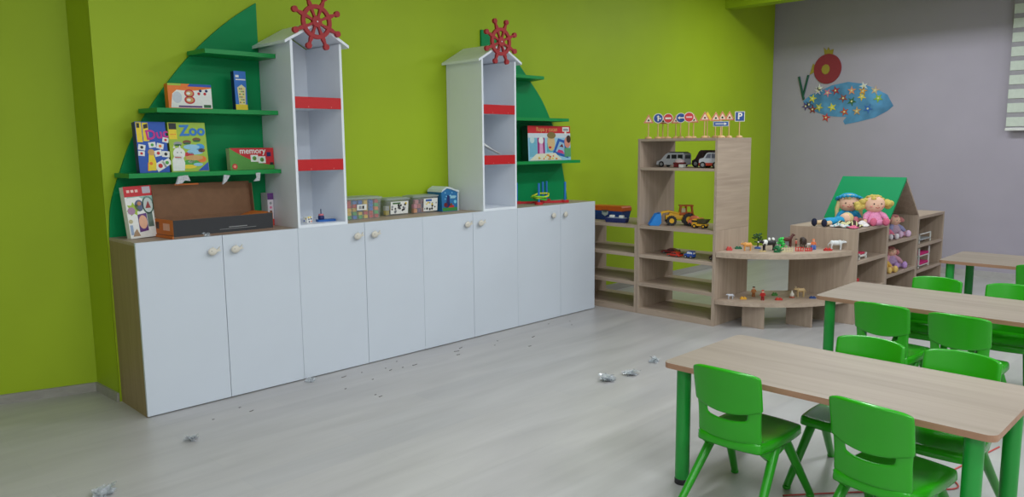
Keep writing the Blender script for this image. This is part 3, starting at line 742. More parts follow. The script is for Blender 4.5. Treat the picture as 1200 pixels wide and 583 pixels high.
# open carton
ct = empty('open_carton', 'open brown cardboard carton with black front and orange ends', 'box', (0.215, 0.012, 1.001), 0.072)
mb = MB(); w_, d_, h_ = 0.64, 0.245, 0.108; th = 0.004; OE = C(206, 112, 40, rough=0.7); BF = C(46, 46, 50, rough=0.6)
mb.box(0, w_, 0, d_, 0, 0.004, M_CARD); mb.box(0, w_, 0, th, 0, h_, M_CARD); mb.box(0, w_, d_-th, d_, 0, h_, M_CARD)
mb.box(0, th, 0, d_, 0, h_, M_CARD); mb.box(w_-th, w_, 0, d_, 0, h_, M_CARD)
mb.box(0.002, w_-0.002, -0.001, 0, 0.012, h_-0.002, BF); mb.box(0.0, w_, -0.002, 0, 0.0, 0.012, C(120, 96, 80))
mb.box(-0.001, 0, 0.0, d_, 0.02, h_, OE); mb.box(w_, w_+0.001, 0.0, d_, 0.0, h_, OE); mb.box(-0.006, 0.0, 0.0, d_, 0.0, 0.016, OE)
mb.box(-0.002, -0.001, 0.04, 0.12, 0.045, 0.085, C(228, 170, 140)); mb.box(-0.002, -0.001, 0.17, 0.21, 0.05, 0.09, C(80, 50, 40))
mb.box(0.34, 0.46, -0.0018, -0.001, 0.040, 0.044, C(150, 150, 150)); mb.box(0.28, 0.52, -0.0018, -0.001, 0.030, 0.033, C(130, 130, 130))
mb.build('tray', parent=ct)
mb = MB(T(0, d_, h_) @ RX(-0.10)); mb.box(0.0, w_, 0, 0.004, 0, 0.195, M_CARD); mb.box(0, 0.004, -0.03, 0, 0.0, 0.16, M_CARD); mb.box(w_-0.004, w_, -0.035, 0, 0.0, 0.18, M_CARD)
mb.box(0.15, 0.30, -0.001, 0.0, 0.185, 0.195, ORG)
mb.build('lid', parent=ct)
mb = MB(T(w_, 0.05, h_) @ RY(-0.25)); mb.box(-0.09, 0, 0, 0.18, 0.0, 0.004, OE); mb.build('end_flap', parent=ct)

# ------------------------------------------------------------------ crumpled wrap, paper bits, cord
def crumple(sz, n=5, seed=0, m=None, flat=0.6):
    rnd = random.Random(seed); mb = MB(); m = m or M_SCRAP
    for q in range(n):
        vs = []; N = 4; c = Vector((rnd.uniform(-.4, .4)*sz, rnd.uniform(-.4, .4)*sz, rnd.uniform(0.25, .5)*sz*flat))
        E = Matrix.Rotation(rnd.uniform(0, PI), 3, 'Z') @ Matrix.Rotation(rnd.uniform(-0.9, 0.9), 3, 'X')
        for j in range(N+1):
            for i in range(N+1):
                p = E @ Vector(((i/N-.5)*sz, (j/N-.5)*sz, 0))+Vector((rnd.uniform(-1, 1), rnd.uniform(-1, 1), rnd.uniform(-1, 1)))*sz*0.14+c
                p.z = max(p.z, 0.0015); vs.append(p)
        mb.add(vs, [(j*(N+1)+i, j*(N+1)+i+1, (j+1)*(N+1)+i+1, (j+1)*(N+1)+i) for j in range(N) for i in range(N)], m, False)
    return mb
for k, (x, y, sz, lab) in enumerate(((2.326, -1.462, 0.075, 'crumpled clear plastic wrap on the bare floor, left and lower of the two between cabinets and nearest table'), (2.544, -1.477, 0.065, 'crumpled clear plastic wrap on the floor, middle of the three left of the table'), (2.90, -1.435, 0.055, 'crumpled clear plastic wrap on the floor at the nearest table\'s left corner'),
        (0.036, -0.523, 0.05, 'crumpled clear plastic wrap on the floor before the leftmost cabinet door'), (-0.494, -0.850, 0.07, 'crumpled clear plastic wrap at the bottom edge of the picture, lower left'), (0.995, -0.060, 0.04, 'crumpled clear plastic wrap against the second cabinet\'s foot'))):
    if k == 0: lab = 'crumpled clear plastic wrap on the floor, leftmost of the three left of the table'
    single(crumple(sz, 5, k+3), 'plastic_wrap', lab, 'wrapper', (x, y, 0), 0, 'crumpled clear wraps on the floor', solid=0.0006)
BIT = mat('grey_paper_bit', (112, 108, 106), rough=0.7)
for k, (x, y) in enumerate([(1.202, -0.135), (1.069, -0.361), (1.34, -0.14), (1.302, -0.323), (1.131, -0.596), (1.134, -0.646), (1.51, -0.176), (1.51, -0.235), (1.604, -0.246), (1.699, -0.256), (1.664, -0.095), (2.22, -0.149), (2.134, -0.199), (2.081, -0.279), (2.448, -0.284), (2.551, -0.205), (2.612, -0.496), (2.839, -0.318), (3.248, -0.111), (3.444, -0.182), (3.357, -0.276), (0.443, -0.208), (0.248, -0.29), (0.464, -0.315)]):
    rnd = random.Random(k); L_ = rnd.choice([0.01, 0.014, 0.03, 0.045]); a = rnd.uniform(-0.5, 0.4)
    mb = MB(); mb.prism([(-L_/2, -0.002), (-L_*0.1, -0.005), (L_/2, -0.001), (L_*0.45, 0.004), (0, 0.001), (-L_*0.4, 0.005)], 0, 0.0025, BIT, 'xy')
    single(mb, 'paper_scrap', 'tiny dark paper scrap on the floor along the front of the white cabinets', 'scrap', (x, y, 0.0), a, 'tiny dark scraps along the cabinets')
mb = MB(); pts = cr([(1.55, -3.02), (1.705, -3.150), (1.904, -3.327), (2.08, -3.49), (2.155, -3.535), (2.22, -3.50), (2.24, -3.46), (2.36, -3.47), (2.798, -3.547)], 5)
mb.tube([(a, b, 0.004) for a, b in pts], 0.0035, C(188, 70, 66), seg=8)
single(mb, 'floor_cord', 'thin red cord lying on the floor under the nearest table', 'cord', (0, 0, 0))
# scraps of clear tape hanging from the sail shelf edge
for k, (x, sz, lab) in enumerate(((0.355, 0.055, 'leftmost of three clear wrap tatters hanging below the lowest green sail shelf'), (0.62, 0.050, 'middle of three clear wrap tatters hanging below the lowest green sail shelf'), (0.823, 0.050, 'rightmost of three clear wrap tatters hanging below the lowest green sail shelf'))):
    rnd = random.Random(k+40); mb = MB()
    mt = mat('tatter_wrap', (206, 210, 214), rough=0.3, var=0.2, scale=120, alpha=0.85)
    pl = [[(-0.5, 0), (0.5, 0.1), (0.75, -0.55), (0.2, -0.45), (-0.1, -0.75), (-0.8, -0.85)], [(-0.3, 0), (0.45, -0.1), (0.05, -0.8), (-0.55, -1.2)], [(-0.2, 0.1), (0.4, 0.1), (0.3, -0.9), (-0.5, -0.95), (-0.1, -0.5)]][k]
    for q in range(2):
        mb.prism([(a*sz, b*sz) for a, b in pl], -0.0008-0.004*q, 0.0002-0.004*q, mt, M=RZ(0.25-0.5*q) @ RX(0.15*q))
    single(mb, 'wrap_tatter', lab, 'wrapper', (x, YW-0.247, 1.352), 0, 'wrap tatters under the sail shelf')
single(crumple(0.035, 3, 77), 'wrap_tatter', 'small clear wrap tatter on the cabinet top before the black carton front', 'wrapper', (0.40, 0.022, 1.0), 0, solid=0.0006)

# ------------------------------------------------------------------ small toys on the towers and cabinets
mb = MB(); mb.box(-0.022, 0.022, -0.022, 0.022, 0, 0.044, PAPER, bev=0.004)
for (x, z, m) in ((-0.008, 0.026, NAVY), (0.010, 0.028, NAVY), (-0.005, 0.010, NAVY), (0.012, 0.011, C(220, 120, 90)), (-0.012, 0.038, YEL), (0.004, 0.039, YEL)):
    mb.cyl((x, -0.0222, z), (x, -0.0232, z), 0.0055, m, seg=10)
for (y, z, m) in ((-0.01, 0.03, C(220, 180, 60)), (0.008, 0.015, BLU)): mb.cyl((-0.0222, y, z), (-0.0232, y, z), 0.0055, m, seg=10)
single(mb, 'dotted_cube', 'small white toy cube with coloured dots in the left tower\'s bottom opening', 'toy', (1.125, 0.105, 1.018), 0.15)
t = empty('stacking_toy', 'small blue stacking toy with upright spindle in the left tower\'s bottom opening', 'toy', (1.235, 0.12, 1.018), -0.2)
mb = MB(); mb.prism(rrect(-0.03, 0.10, -0.02, 0.035, 0.015), 0.0, 0.014, C(30, 96, 176), 'xy'); mb.build('base', parent=t, bevel=0.002)
mb = MB(); mb.cyl((0, 0, 0.014), (0, 0, 0.085), 0.0035, C(40, 60, 100), seg=10); mb.build('spindle', parent=t)
mb = MB(); mb.lathe([(0.018, 0.014), (0.021, 0.022), (0.021, 0.034), (0.018, 0.04)], NAVY, seg=16); mb.build('ring', parent=t)
mb = MB(); mb.lathe([(0.016, 0.040), (0.018, 0.044), (0.016, 0.052)], C(214, 120, 130), seg=16); mb.build('ring', parent=t)
for k in range(3):
    mb = MB(); M = RX(0.30) @ RY(0.36+0.05*k)
    mb = MB(M); mb.box(0, 0.24, 0, 0.20, 0, 0.004, PAPER); mb.box(0.01, 0.22, 0.008, 0.19, 0.004, 0.0045, (C(120, 170, 200), C(190, 210, 214), C(110, 160, 190))[k])
    for q in range(7): mb.box(0.02+0.028*q, 0.035+0.028*q, 0.01, 0.05+0.02*(q % 3), 0.0045, 0.005, (LBLU, PAPER, GRN, PAPER, BLU, PINK, PAPER)[q])
    mb.box(0, 0.24, -0.0006, 0, 0, 0.004, PAPER)
    single(mb, 'booklet', ('lowest', 'middle', 'topmost')[k]+' of the pale picture booklets sloping in the right tower\'s middle opening', 'booklet', (2.634+0.004*k, 0.022+0.010*k, 1.524+0.010*k), 0, 'booklets in the right tower')

# tubs
def tub(label, x, y, w, d, h, lid_m, decal, rz=0.0, clear=True, lidh=0.014):
    t = empty('storage_tub', label, 'tub', (x, y, 1.001), rz)
    bm_ = M_PLASTIC_CLEAR if clear else C(30, 110, 176)
    q = 0.012; e = 0.002
    mb = MB()
    o_ = rrect(q, w-q, q, d-q, 0.02, 4); u_ = rrect(0, w, 0, d, 0.024, 4); n = len(o_)
    vs = [(a, b, 0) for a, b in o_]+[(a, b, h-lidh) for a, b in u_]
    mb.add(vs, [list(range(n))]+[(i, (i+1) % n, n+(i+1) % n, n+i) for i in range(n)], bm_, False)
    mb.build('tub_body', parent=t, solid=0.0016)
    mb = MB(); mb.prism(rrect(-0.006, w+0.006, -0.006, d+0.006, 0.026, 4), h-lidh, h-0.004, lid_m, 'xy'); mb.prism(rrect(0.012, w-0.012, 0.012, d-0.012, 0.02, 4), h-0.004, h, lid_m, 'xy')
    mb.build('lid', parent=t, bevel=0.0015)
    mb = MB(T(0, 0.006, 0) @ RX(math.atan2(q, h)));
    decal(mb, w, h); mb.build('printed_label', parent=t)
    return t
def dec_spots(seed):
    def f(mb, w, h):
        rnd = random.Random(seed)
        mb.prism(R_(w*0.16, w*0.88, h*0.10, h*0.80), -0.0045, -0.0035, PAPER)
        for k in range(16):
            mb.prism(ngon(w*rnd.uniform(0.2, 0.84), h*rnd.uniform(0.14, 0.62), rnd.uniform(0.006, 0.011), 7), -0.0052, -0.0045, rnd.choice([BLK, GREY, BLK]))
        mb.prism(R_(w*0.24, w*0.56, h*0.66, h*0.75), -0.0052, -0.0045, C(70, 110, 60)); mb.prism(ngon(w*0.78, h*0.68, 0.009, 8), -0.0052, -0.0045, YEL)
    return f
def dec_small(mb, w, h):
    mb.prism(R_(w*0.28, w*0.54, h*0.42, h*0.68), -0.0045, -0.0035, PAPER); mb.prism(R_(w*0.33, w*0.40, h*0.48, h*0.62), -0.0052, -0.0045, GREY); mb.prism(R_(w*0.42, w*0.47, h*0.48, h*0.62), -0.0052, -0.0045, BLK)
def dec_half(mb, w, h):
    mb.prism(R_(w*0.36, w*0.92, h*0.10, h*0.82), -0.0045, -0.0035, PAPER)
    rnd = random.Random(5)
    for k in range(12): mb.prism(ngon(w*rnd.uniform(0.40, 0.88), h*rnd.uniform(0.15, 0.6), rnd.uniform(0.006, 0.010), 7), -0.0052, -0.0045, rnd.choice([BLK, GREY, YEL]))
    mb.prism(R_(w*0.44, w*0.68, h*0.66, h*0.77), -0.0052, -0.0045, C(40, 90, 170))
LIDC = mat('frosted_lid', (190, 200, 196), rough=0.3, alpha=0.55)
tub('largest clear lidded tub of bright toy bricks, right beside the left tower', 1.475, 0.185, 0.31, 0.20, 0.158, LIDC, dec_small)
tub('second clear tub from the left tower, with a black-spotted white label', 1.852, 0.235, 0.225, 0.15, 0.132, LIDC, dec_spots(3))
tub('third clear tub from the left tower, pink blocks beside its half-width spotted label', 2.115, 0.240, 0.245, 0.15, 0.138, LIDC, dec_half)
rnd = random.Random(11)
cols = [C(204, 50, 44), C(240, 196, 40), C(40, 110, 200), C(60, 170, 70), C(236, 130, 40)]
brick_proto = {}
def brick(loc, k, big, lab, grp):
    key = (k, big)
    if key not in brick_proto:
        mb = MB(); L_, W_, H_ = (0.060, 0.030, 0.022) if big else (0.030, 0.028, 0.022)
        mb.box(-L_/2, L_/2, -W_/2, W_/2, 0, H_, cols[k], bev=0.001, seg=1)
        for i in range(4 if big else 2):
            for j in range(2): mb.cyl((-L_/2+0.0075+0.015*i, -0.0075+0.015*j, H_), (-L_/2+0.0075+0.015*i, -0.0075+0.015*j, H_+0.004), 0.0045, cols[k], seg=8)
        o = mb.build('toy_brick'); brick_proto[key] = o
    else:
        o = brick_proto[key].copy(); COL.objects.link(o)
    o.location = loc; tag(o, lab, 'brick', grp)
colname = ['red', 'yellow', 'blue', 'green', 'orange']
layout = [[3, 2, 3, 1, 0, 0], [1, 3, 1, 0, 0, 3], [1, 1, 2, 1, 2, 4], [0, 0, 2, 1, 2, 3], [0, 2, 2, 1, 2, 0]]
for lv, row in enumerate(layout):
    for j, k in enumerate(row):
        brick((1.475+0.040+0.046*j, 0.185+0.036+0.004*lv*0, 1.005+0.0265*lv), k, False, colname[k]+' toy brick inside the largest clear tub beside the left tower', 'bricks in the largest tub')
        if j % 2 == 0: brick((1.475+0.062+0.046*j, 0.185+0.080, 1.005+0.0265*lv), (k+lv) % 5, True, colname[(k+lv) % 5]+' long toy brick deeper inside the largest clear tub', 'long bricks in the largest tub')
def cube_toy(loc, m, lab, grp):
    mb = MB(); mb.box(-0.016, 0.016, -0.016, 0.016, 0, 0.032, m, bev=0.002, seg=1); single(mb, 'toy_block', lab, 'block', loc, random.uniform(-.2, .2), grp)
for k, (x, z, m, cn) in enumerate([(0.035, 0, C(236, 140, 60), 'orange'), (0.075, 0, C(110, 40, 110), 'purple'), (0.035, 0.034, C(226, 130, 150), 'pink'), (0.075, 0.034, C(220, 110, 110), 'rose'), (0.115, 0, C(226, 150, 140), 'salmon'), (0.115, 0.034, C(120, 90, 140), 'mauve'), (0.16, 0, C(60, 120, 190), 'blue'), (0.16, 0.034, REDP, 'red'), (0.20, 0.0, YEL, 'yellow'), (0.20, 0.034, C(120, 170, 90), 'green'), (0.05, 0.068, C(214, 120, 130), 'dusty pink'), (0.10, 0.068, C(150, 70, 90), 'wine red')]):
    cube_toy((2.115+x, 0.240+0.045, 1.006+z), m, cn+' toy block inside the third clear tub from the left tower', None)
for k in range(8):
    cube_toy((1.852+0.036+0.044*(k % 4), 0.235+0.05, 1.006+0.034*(k//4)), (YEL, BLK, PAPER, GREY, PAPER, YEL, GREY, PAPER)[k], 'pale toy block half hidden behind the spotted label of the second tub', 'blocks in the second tub')
# blue bucket
t = empty('toy_bucket', 'blue picture bucket with white sloping lid, next to the right tower', 'tub', (2.365, 0.215, 1.001), 0.0)
mb = MB(); w, h, d = 0.175, 0.175, 0.17
mb.prism([(0.006, 0), (w-0.006, 0), (w, h-0.02), (w*0.72, h-0.005), (w*0.30, h+0.016), (0.008, h-0.008), (0, h-0.02)], 0, d, C(36, 112, 168)); mb.build('bucket_body', parent=t, bevel=0.004)
mb = MB()
pp = [(-0.004, h-0.022), (0.006, h-0.002), (w*0.30, h+0.022), (w*0.55, h+0.012), (w*0.80, h-0.004), (w+0.006, h-0.012), (w+0.006, h-0.032), (w*0.80, h-0.016), (w*0.55, h-0.002), (w*0.30, h+0.008), (0.012, h-0.014)]
mb.prism(pp, -0.006, d+0.004, C(206, 216, 222)); mb.prism([(w-0.012, 0.0), (w-0.002, 0), (w+0.002, h-0.03), (w-0.010, h-0.03)], -0.003, d, C(206, 216, 222)); mb.build('lid', parent=t, bevel=0.002)
mb = MB(); face(mb, R_(0.01, w-0.014, 0.004, 0.03), C(60, 140, 60), 1); face(mb, [(w*0.25, 0.03), (w*0.5, 0.03), (w*0.46, h*0.7), (w*0.34, h*0.75)], NAVY, 1); face(mb, [(w*0.40, 0.03), (w*0.74, 0.03), (w*0.70, h*0.28), (w*0.45, h*0.24)], REDP, 2); face(mb, ngon(w*0.24, h*0.30, 0.018, 10), DRED, 2)
face(mb, R_(w*0.52, w*0.82, h*0.58, h*0.70), C(150, 200, 220), 2); face(mb, ngon(w*0.80, h*0.42, 0.014, 12), C(120, 200, 230), 2); face(mb, ngon(w*0.56, h*0.30, 0.012, 10), BRN, 3)
for k in range(7): face(mb, ngon(w*rnd.uniform(0.15, 0.9), h*rnd.uniform(0.4, 0.95), 0.005, 6), C(150, 210, 235), 2)
mb.build('printed_label', parent=t)

# peg toy with rings
t = empty('peg_toy', 'red-based toy with upright blue pegs under the right green shelves', 'toy', (3.39, 0.13, 1.001))
mb = MB()
def bar(mb, a, b, wd, z0, z1, m):
    a = Vector(a); b = Vector(b); dd = (b-a).normalized(); n_ = Vector((-dd.y, dd.x))*wd
    mb.prism([tuple(a+n_), tuple(b+n_), tuple(b-n_), tuple(a-n_)], z0, z1, m, 'xy')
PG = [(0, 0), (0.334, -0.01), (-0.055, 0.215), (0.235, 0.17), (0.335, 0.215)]
bar(mb, PG[2], PG[1], 0.018, 0, 0.018, REDP); bar(mb, PG[0], PG[4], 0.018, 0, 0.016, REDP)
for (a, b) in PG: mb.cyl((a, b, 0), (a, b, 0.022), 0.036, REDP, seg=20)
mb.build('base', parent=t, bevel=0.002)
for (a, b) in PG:
    mb = MB(); mb.cyl((a, b, 0.02), (a, b, 0.185), 0.0105, C(36, 120, 196), seg=14); mb.build('peg', parent=t)
for k, (a, b, z, R_0, m, rx, ry, lab) in enumerate(((0.06, 0.03, 0.075, 0.085, C(214, 220, 40), 0.18, -0.15, 'yellow toy ring leaning around the front blue peg'), (0.03, 0.025, 0.06, 0.075, C(130, 210, 50), -0.1, 0.12, 'lime toy ring around the front blue peg'), (0.05, 0.03, 0.045, 0.07, C(60, 190, 70), 0.1, 0.1, 'green toy ring lowest around the front blue peg'))):
    mb = MB(); pts = [(R_0*math.cos(2*PI*i/28)*(1+0.10*math.cos(10*PI*i/28)), R_0*0.62*math.sin(2*PI*i/28)*(1+0.10*math.cos(10*PI*i/28)), 0) for i in range(28)]
    mb.tube(pts, 0.0075, m, seg=8, closed=True, M=RX(rx) @ RY(ry))
    single(mb, 'toy_ring', lab, 'toy', (3.39+a, 0.13+b, 1.001+z), 0, 'rings of the peg toy')

# ------------------------------------------------------------------ toys on the oak shelves
t = empty('carry_case', 'blue toy case with orange lid and silver shield on the low oak shelf', 'case', (4.30, 0.30, 0.801), -PI/2)
mb = MB(); mb.prism([(0, 0.0), (0.36, 0.0), (0.385, 0.088), (-0.025, 0.088)], 0, 0.14, C(22, 66, 146)); mb.prism([(0.06, 0.004), (0.30, 0.004), (0.26, 0.07), (0.10, 0.07)], -0.004, 0, C(16, 50, 120))
mb.build('case_body', parent=t, bevel=0.004)
mb = MB(); mb.prism([(-0.03, 0.088), (0.39, 0.088), (0.388, 0.120), (0.376, 0.135), (-0.015, 0.130)], -0.004, 0.144, C(214, 96, 26)); mb.build('lid', parent=t, bevel=0.004)
mb = MB(); mb.prism([(0.155, 0.085), (0.155, 0.055), (0.19, 0.036), (0.225, 0.055), (0.225, 0.085)], -0.010, 0.0, C(170, 180, 186)); mb.prism([(0.165, 0.085), (0.165, 0.072), (0.215, 0.072), (0.215, 0.085)], -0.012, -0.01, C(100, 110, 116)); mb.prism([(0.15, 0.086), (0.23, 0.086), (0.226, 0.094), (0.154, 0.094)], -0.012, 0, C(60, 60, 66)); mb.build('latch', parent=t, bevel=0.001)
t = empty('toy_boat', 'small dark blue toy boat with white cabins on the low oak shelf', 'toy', (4.165, -0.02, 0.801), -PI/2+0.12)
mb = MB(); mb.prism([(0.0, 0.0), (0.20, 0.0), (0.215, 0.04), (-0.015, 0.04)], -0.03, 0.03, NAVY); mb.build('hull', parent=t, bevel=0.004)
for xx in (0.03, 0.13):
    mb = MB(); mb.box(xx, xx+0.04, -0.018, 0.018, 0.04, 0.066, PAPER, bev=0.004); mb.build('cabin', parent=t)
mb = MB(); mb.box(0.015, 0.19, -0.026, 0.026, 0.040, 0.046, C(150, 160, 180)); mb.build('deck', parent=t)

def car(label, loc, rz, L, W_, H, body, prof='van', trim=None, group=None, name='toy_car', winm=None):
    t = empty(name, label, 'toy car' if name == 'toy_car' else 'toy', loc, rz, group)
    P_ = {'van': [(0, 0.16), (0.02, 0.40), (0.16, 0.50), (0.34, 0.92), (0.42, 1.0), (0.96, 1.0), (1.0, 0.85), (1.0, 0.16)],
          'suv': [(0, 0.18), (0.0, 0.50), (0.04, 0.60), (0.22, 0.66), (0.36, 0.95), (0.45, 1.0), (0.93, 0.98), (1.0, 0.62), (1.0, 0.18)],
          'low': [(0, 0.2), (0.02, 0.48), (0.28, 0.62), (0.42, 1.0), (0.68, 1.0), (0.86, 0.66), (1.0, 0.58), (1.0, 0.2)]}[prof]
    mb = MB(); mb.prism([(a*L, b*H) for a, b in P_], -W_/2, W_/2, body)
    if trim: mb.prism([(0.0, 0.16*H), (L, 0.16*H), (L*1.005, 0.34*H), (-0.005*L, 0.34*H)], -W_/2-0.0008, W_/2+0.0008, trim)
    mb.build('body', parent=t, bevel=min(0.004, H*0.05))
    mb = MB(); wm = winm or BLK
    wp = {'van': [[(0.36, 0.60), (0.42, 0.86), (0.50, 0.86), (0.50, 0.60)], [(0.55, 0.60), (0.55, 0.88), (0.73, 0.88), (0.73, 0.60)], [(0.77, 0.60), (0.77, 0.88), (0.94, 0.88), (0.94, 0.60)]],
          'suv': [[(0.30, 0.64), (0.40, 0.90), (0.56, 0.92), (0.56, 0.64)], [(0.60, 0.64), (0.60, 0.92), (0.78, 0.90), (0.78, 0.64)], [(0.82, 0.64), (0.82, 0.88), (0.90, 0.86), (0.94, 0.64)]],
          'low': [[(0.34, 0.64), (0.44, 0.92), (0.53, 0.92), (0.53, 0.64)], [(0.56, 0.64), (0.56, 0.92), (0.66, 0.92), (0.80, 0.66)]]}[prof]
    for q in wp: mb.prism([(a*L, b*H) for a, b in q], -W_/2-0.0008, W_/2+0.0008, wm)
    fx = {'van': ((0.19, 0.56), (0.32, 0.88)), 'suv': ((0.235, 0.70), (0.345, 0.93)), 'low': ((0.30, 0.68), (0.40, 0.96))}[prof]
    a, b = fx
    mb.add([(a[0]*L-0.002, -W_*0.40, a[1]*H), (a[0]*L-0.002, W_*0.40, a[1]*H), (b[0]*L-0.002, W_*0.38, b[1]*H), (b[0]*L-0.002, -W_*0.38, b[1]*H)], [(0, 1, 2, 3)], wm)
    mb.box(L*0.997, L*1.004, -W_*0.36, W_*0.36, H*0.60, H*0.84, wm)
    mb.build('windows', parent=t)
    r = H*0.21
    for xx in (0.19, 0.80):
        for sy in (-1, 1):
            mb = MB(); mb.cyl((xx*L, sy*(W_/2-0.008), r), (xx*L, sy*(W_/2+0.003), r), r, BLK, seg=16); mb.cyl((xx*L, sy*(W_/2+0.003), r), (xx*L, sy*(W_/2+0.0042), r), r*0.55, GREY, seg=12); mb.build('wheel', parent=t)
    return t
ZT = 1.3105
c1 = car('white toy van with dark side windows on the tall oak shelf', (4.36, -0.455, ZT), -PI/2+0.02, 0.285, 0.115, 0.125, C(196, 200, 206), 'van')
mb = MB(); 
for sy in (-1, 1): mb.tube([(0.12, sy*0.04, 0.128), (0.27, sy*0.04, 0.128)], 0.003, C(70, 90, 96), seg=6)
for xx in (0.14, 0.20, 0.255): mb.tube([(xx, -0.045, 0.131), (xx, 0.045, 0.131)], 0.003, C(70, 90, 96), seg=6)
mb.build('roof_rack', parent=c1)
t = empty('toy_helicopter', 'small white and red domed toy vehicle before the white toy van', 'toy', (4.24, -0.690, ZT), -PI/2)
mb = MB(); mb.ell((0.05, 0, 0.052), (0.048, 0.03, 0.022), C(224, 200, 204)); mb.box(0.0, 0.10, -0.028, 0.028, 0.030, 0.044, DRED, bev=0.004); mb.box(0.004, 0.05, -0.026, 0.026, 0.004, 0.030, DRED, bev=0.004); mb.box(0.055, 0.098, -0.026, 0.026, 0.0, 0.030, PAPER, bev=0.004); mb.build('body', parent=t)
mb = MB(); mb.ell((0.045, 0, 0.070), (0.03, 0.02, 0.010), PAPER); mb.build('dome', parent=t)
c2 = car('dark maroon toy minibus beside the white toy van', (4.40, -0.790, ZT), -PI/2+0.05, 0.20, 0.11, 0.148, C(62, 26, 32), 'van', winm=C(40, 16, 20))
c3 = car('white toy car with orange-red lower half, rightmost on the tall oak shelf', (4.235, -0.955, ZT), -PI/2+0.12, 0.185, 0.10, 0.130, C(206, 208, 216), 'suv', trim=C(190, 60, 34), winm=C(110, 112, 130))

# front loader
t = empty('toy_loader', 'yellow toy front loader with blue bucket on the oak shelf', 'toy', (4.185, -0.500, 0.801), -0.86)
t.scale = (0.9, 0.9, 0.9)
YE = C(232, 176, 34); OR2 = C(190, 84, 24)
mb = MB(); mb.box(0.13, 0.40, -0.035, 0.035, 0.055, 0.10, YE, bev=0.006); mb.prism([(0.15, 0.09), (0.27, 0.09), (0.27, 0.125), (0.17, 0.120)], -0.032, 0.032, YE); mb.box(0.30, 0.41, -0.04, 0.04, 0.07, 0.105, OR2, bev=0.005)
mb.build('chassis', parent=t)
mb = MB()
for sy in (-1, 1):
    for (a, b) in (((0.265, 0.10), (0.28, 0.185)), ((0.33, 0.10), (0.33, 0.19)), ((0.395, 0.10), (0.385, 0.185))): mb.tube([(a[0], sy*0.042, a[1]), (b[0], sy*0.038, b[1])], 0.0055, OR2, seg=8)
mb.box(0.262, 0.398, -0.046, 0.046, 0.185, 0.198, OR2, bev=0.004); mb.box(0.27, 0.39, -0.04, 0.04, 0.10, 0.125, OR2, bev=0.003); mb.build('cab', parent=t)
mb = MB(); mb.box(0.285, 0.325, -0.015, 0.015, 0.12, 0.165, C(214, 206, 160), bev=0.004); mb.build('driver_seat', parent=t)
for (xx, r) in ((0.185, 0.047), (0.352, 0.060)):
    for sy in (-1, 1):
        mb = MB(); mb.cyl((xx, sy*0.040, r), (xx, sy*0.072, r), r, BLK, seg=24); mb.cyl((xx, sy*0.072, r), (xx, sy*0.074, r), r*0.5, YE, seg=16)
        for k in range(14):
            a = 2*PI*k/14; mb.box(-0.004, 0.004, sy*0.056-0.017, sy*0.056+0.017, r-0.002, r+0.004, BLK, M=T(xx, 0, r) @ RY(a))
        mb.build('wheel', parent=t)
for sy in (-1, 1):
    mb = MB(); mb.tube([(0.26, sy*0.03, 0.115), (0.16, sy*0.03, 0.135), (0.10, sy*0.03, 0.125), (0.065, sy*0.03, 0.065)], 0.009, YE, seg=10); mb.build('lift_arm', parent=t)
mb = MB(Matrix.Diagonal((1, 1, 1.28, 1))); mb.prism([(0.08, 0.095), (0.085, 0.02), (0.06, 0.0), (-0.02, 0.0), (-0.035, 0.006), (0.045, 0.014), (0.068, 0.03), (0.066, 0.09)], -0.075, 0.075, C(20, 124, 206))
for sy in (-1, 1): mb.prism([(0.08, 0.095), (0.085, 0.02), (0.06, 0.0), (-0.03, 0.004), (0.03, 0.085)], sy*0.075-0.003, sy*0.075+0.003, C(20, 124, 206))
mb.build('bucket', parent=t)
# small truck + dozer
t = empty('toy_truck', 'small orange and yellow toy mixer truck right of the toy loader', 'toy', (4.33, -0.795, 0.801), -PI/2)
t.scale = (1.1, 1.1, 1.1)
mb = MB(); mb.box(0.0, 0.075, -0.03, 0.03, 0.015, 0.05, C(236, 130, 90), bev=0.004); mb.box(0.06, 0.11, -0.03, 0.03, 0.015, 0.07, C(232, 150, 60), bev=0.004); mb.build('body', parent=t)
mb = MB(); mb.ell((0.045, 0, 0.062), (0.042, 0.026, 0.024), C(236, 126, 84)); mb.build('drum', parent=t)
for xx in (0.02, 0.085):
    for sy in (-1, 1): mb = MB(); mb.cyl((xx, sy*0.02, 0.015), (xx, sy*0.033, 0.015), 0.015, BLK, seg=14); mb.build('wheel', parent=t)
t = empty('toy_dozer', 'small yellow and black toy dump truck, rightmost beside the toy loader', 'toy', (4.215, -0.900, 0.801), -PI/2+0.15)
mb = MB(); mb.box(0.0, 0.13, -0.03, 0.03, 0.02, 0.038, YE, bev=0.003); mb.box(0.004, 0.045, -0.03, 0.03, 0.038, 0.075, YE, bev=0.004); mb.build('body', parent=t)
mb = MB(); mb.prism([(0.05, 0.045), (0.12, 0.042), (0.145, 0.078), (0.05, 0.078)], -0.032, 0.032, C(70, 62, 30)); mb.build('dump_bed', parent=t, bevel=0.002)
mb = MB(); mb.box(0.0, 0.046, -0.031, 0.031, 0.052, 0.068, BLK); mb.build('windows', parent=t)
for xx in (0.025, 0.105):
    for sy in (-1, 1): mb = MB(); mb.cyl((xx, sy*0.02, 0.018), (xx, sy*0.035, 0.018), 0.018, BLK, seg=14); mb.cyl((xx, sy*0.035, 0.018), (xx, sy*0.0358, 0.018), 0.009, YE, seg=10); mb.build('wheel', parent=t)
ZR = 0.541
car('dark red low toy car lying deep on the shelf below the toy loader', (4.32, -0.52, ZR), -PI/2+0.3, 0.16, 0.07, 0.042, C(120, 24, 24), 'low')
car('bright red low toy car on the shelf below the toy loader', (4.20, -0.675, ZR), -PI/2-0.1, 0.135, 0.06, 0.040, C(206, 50, 30), 'low')
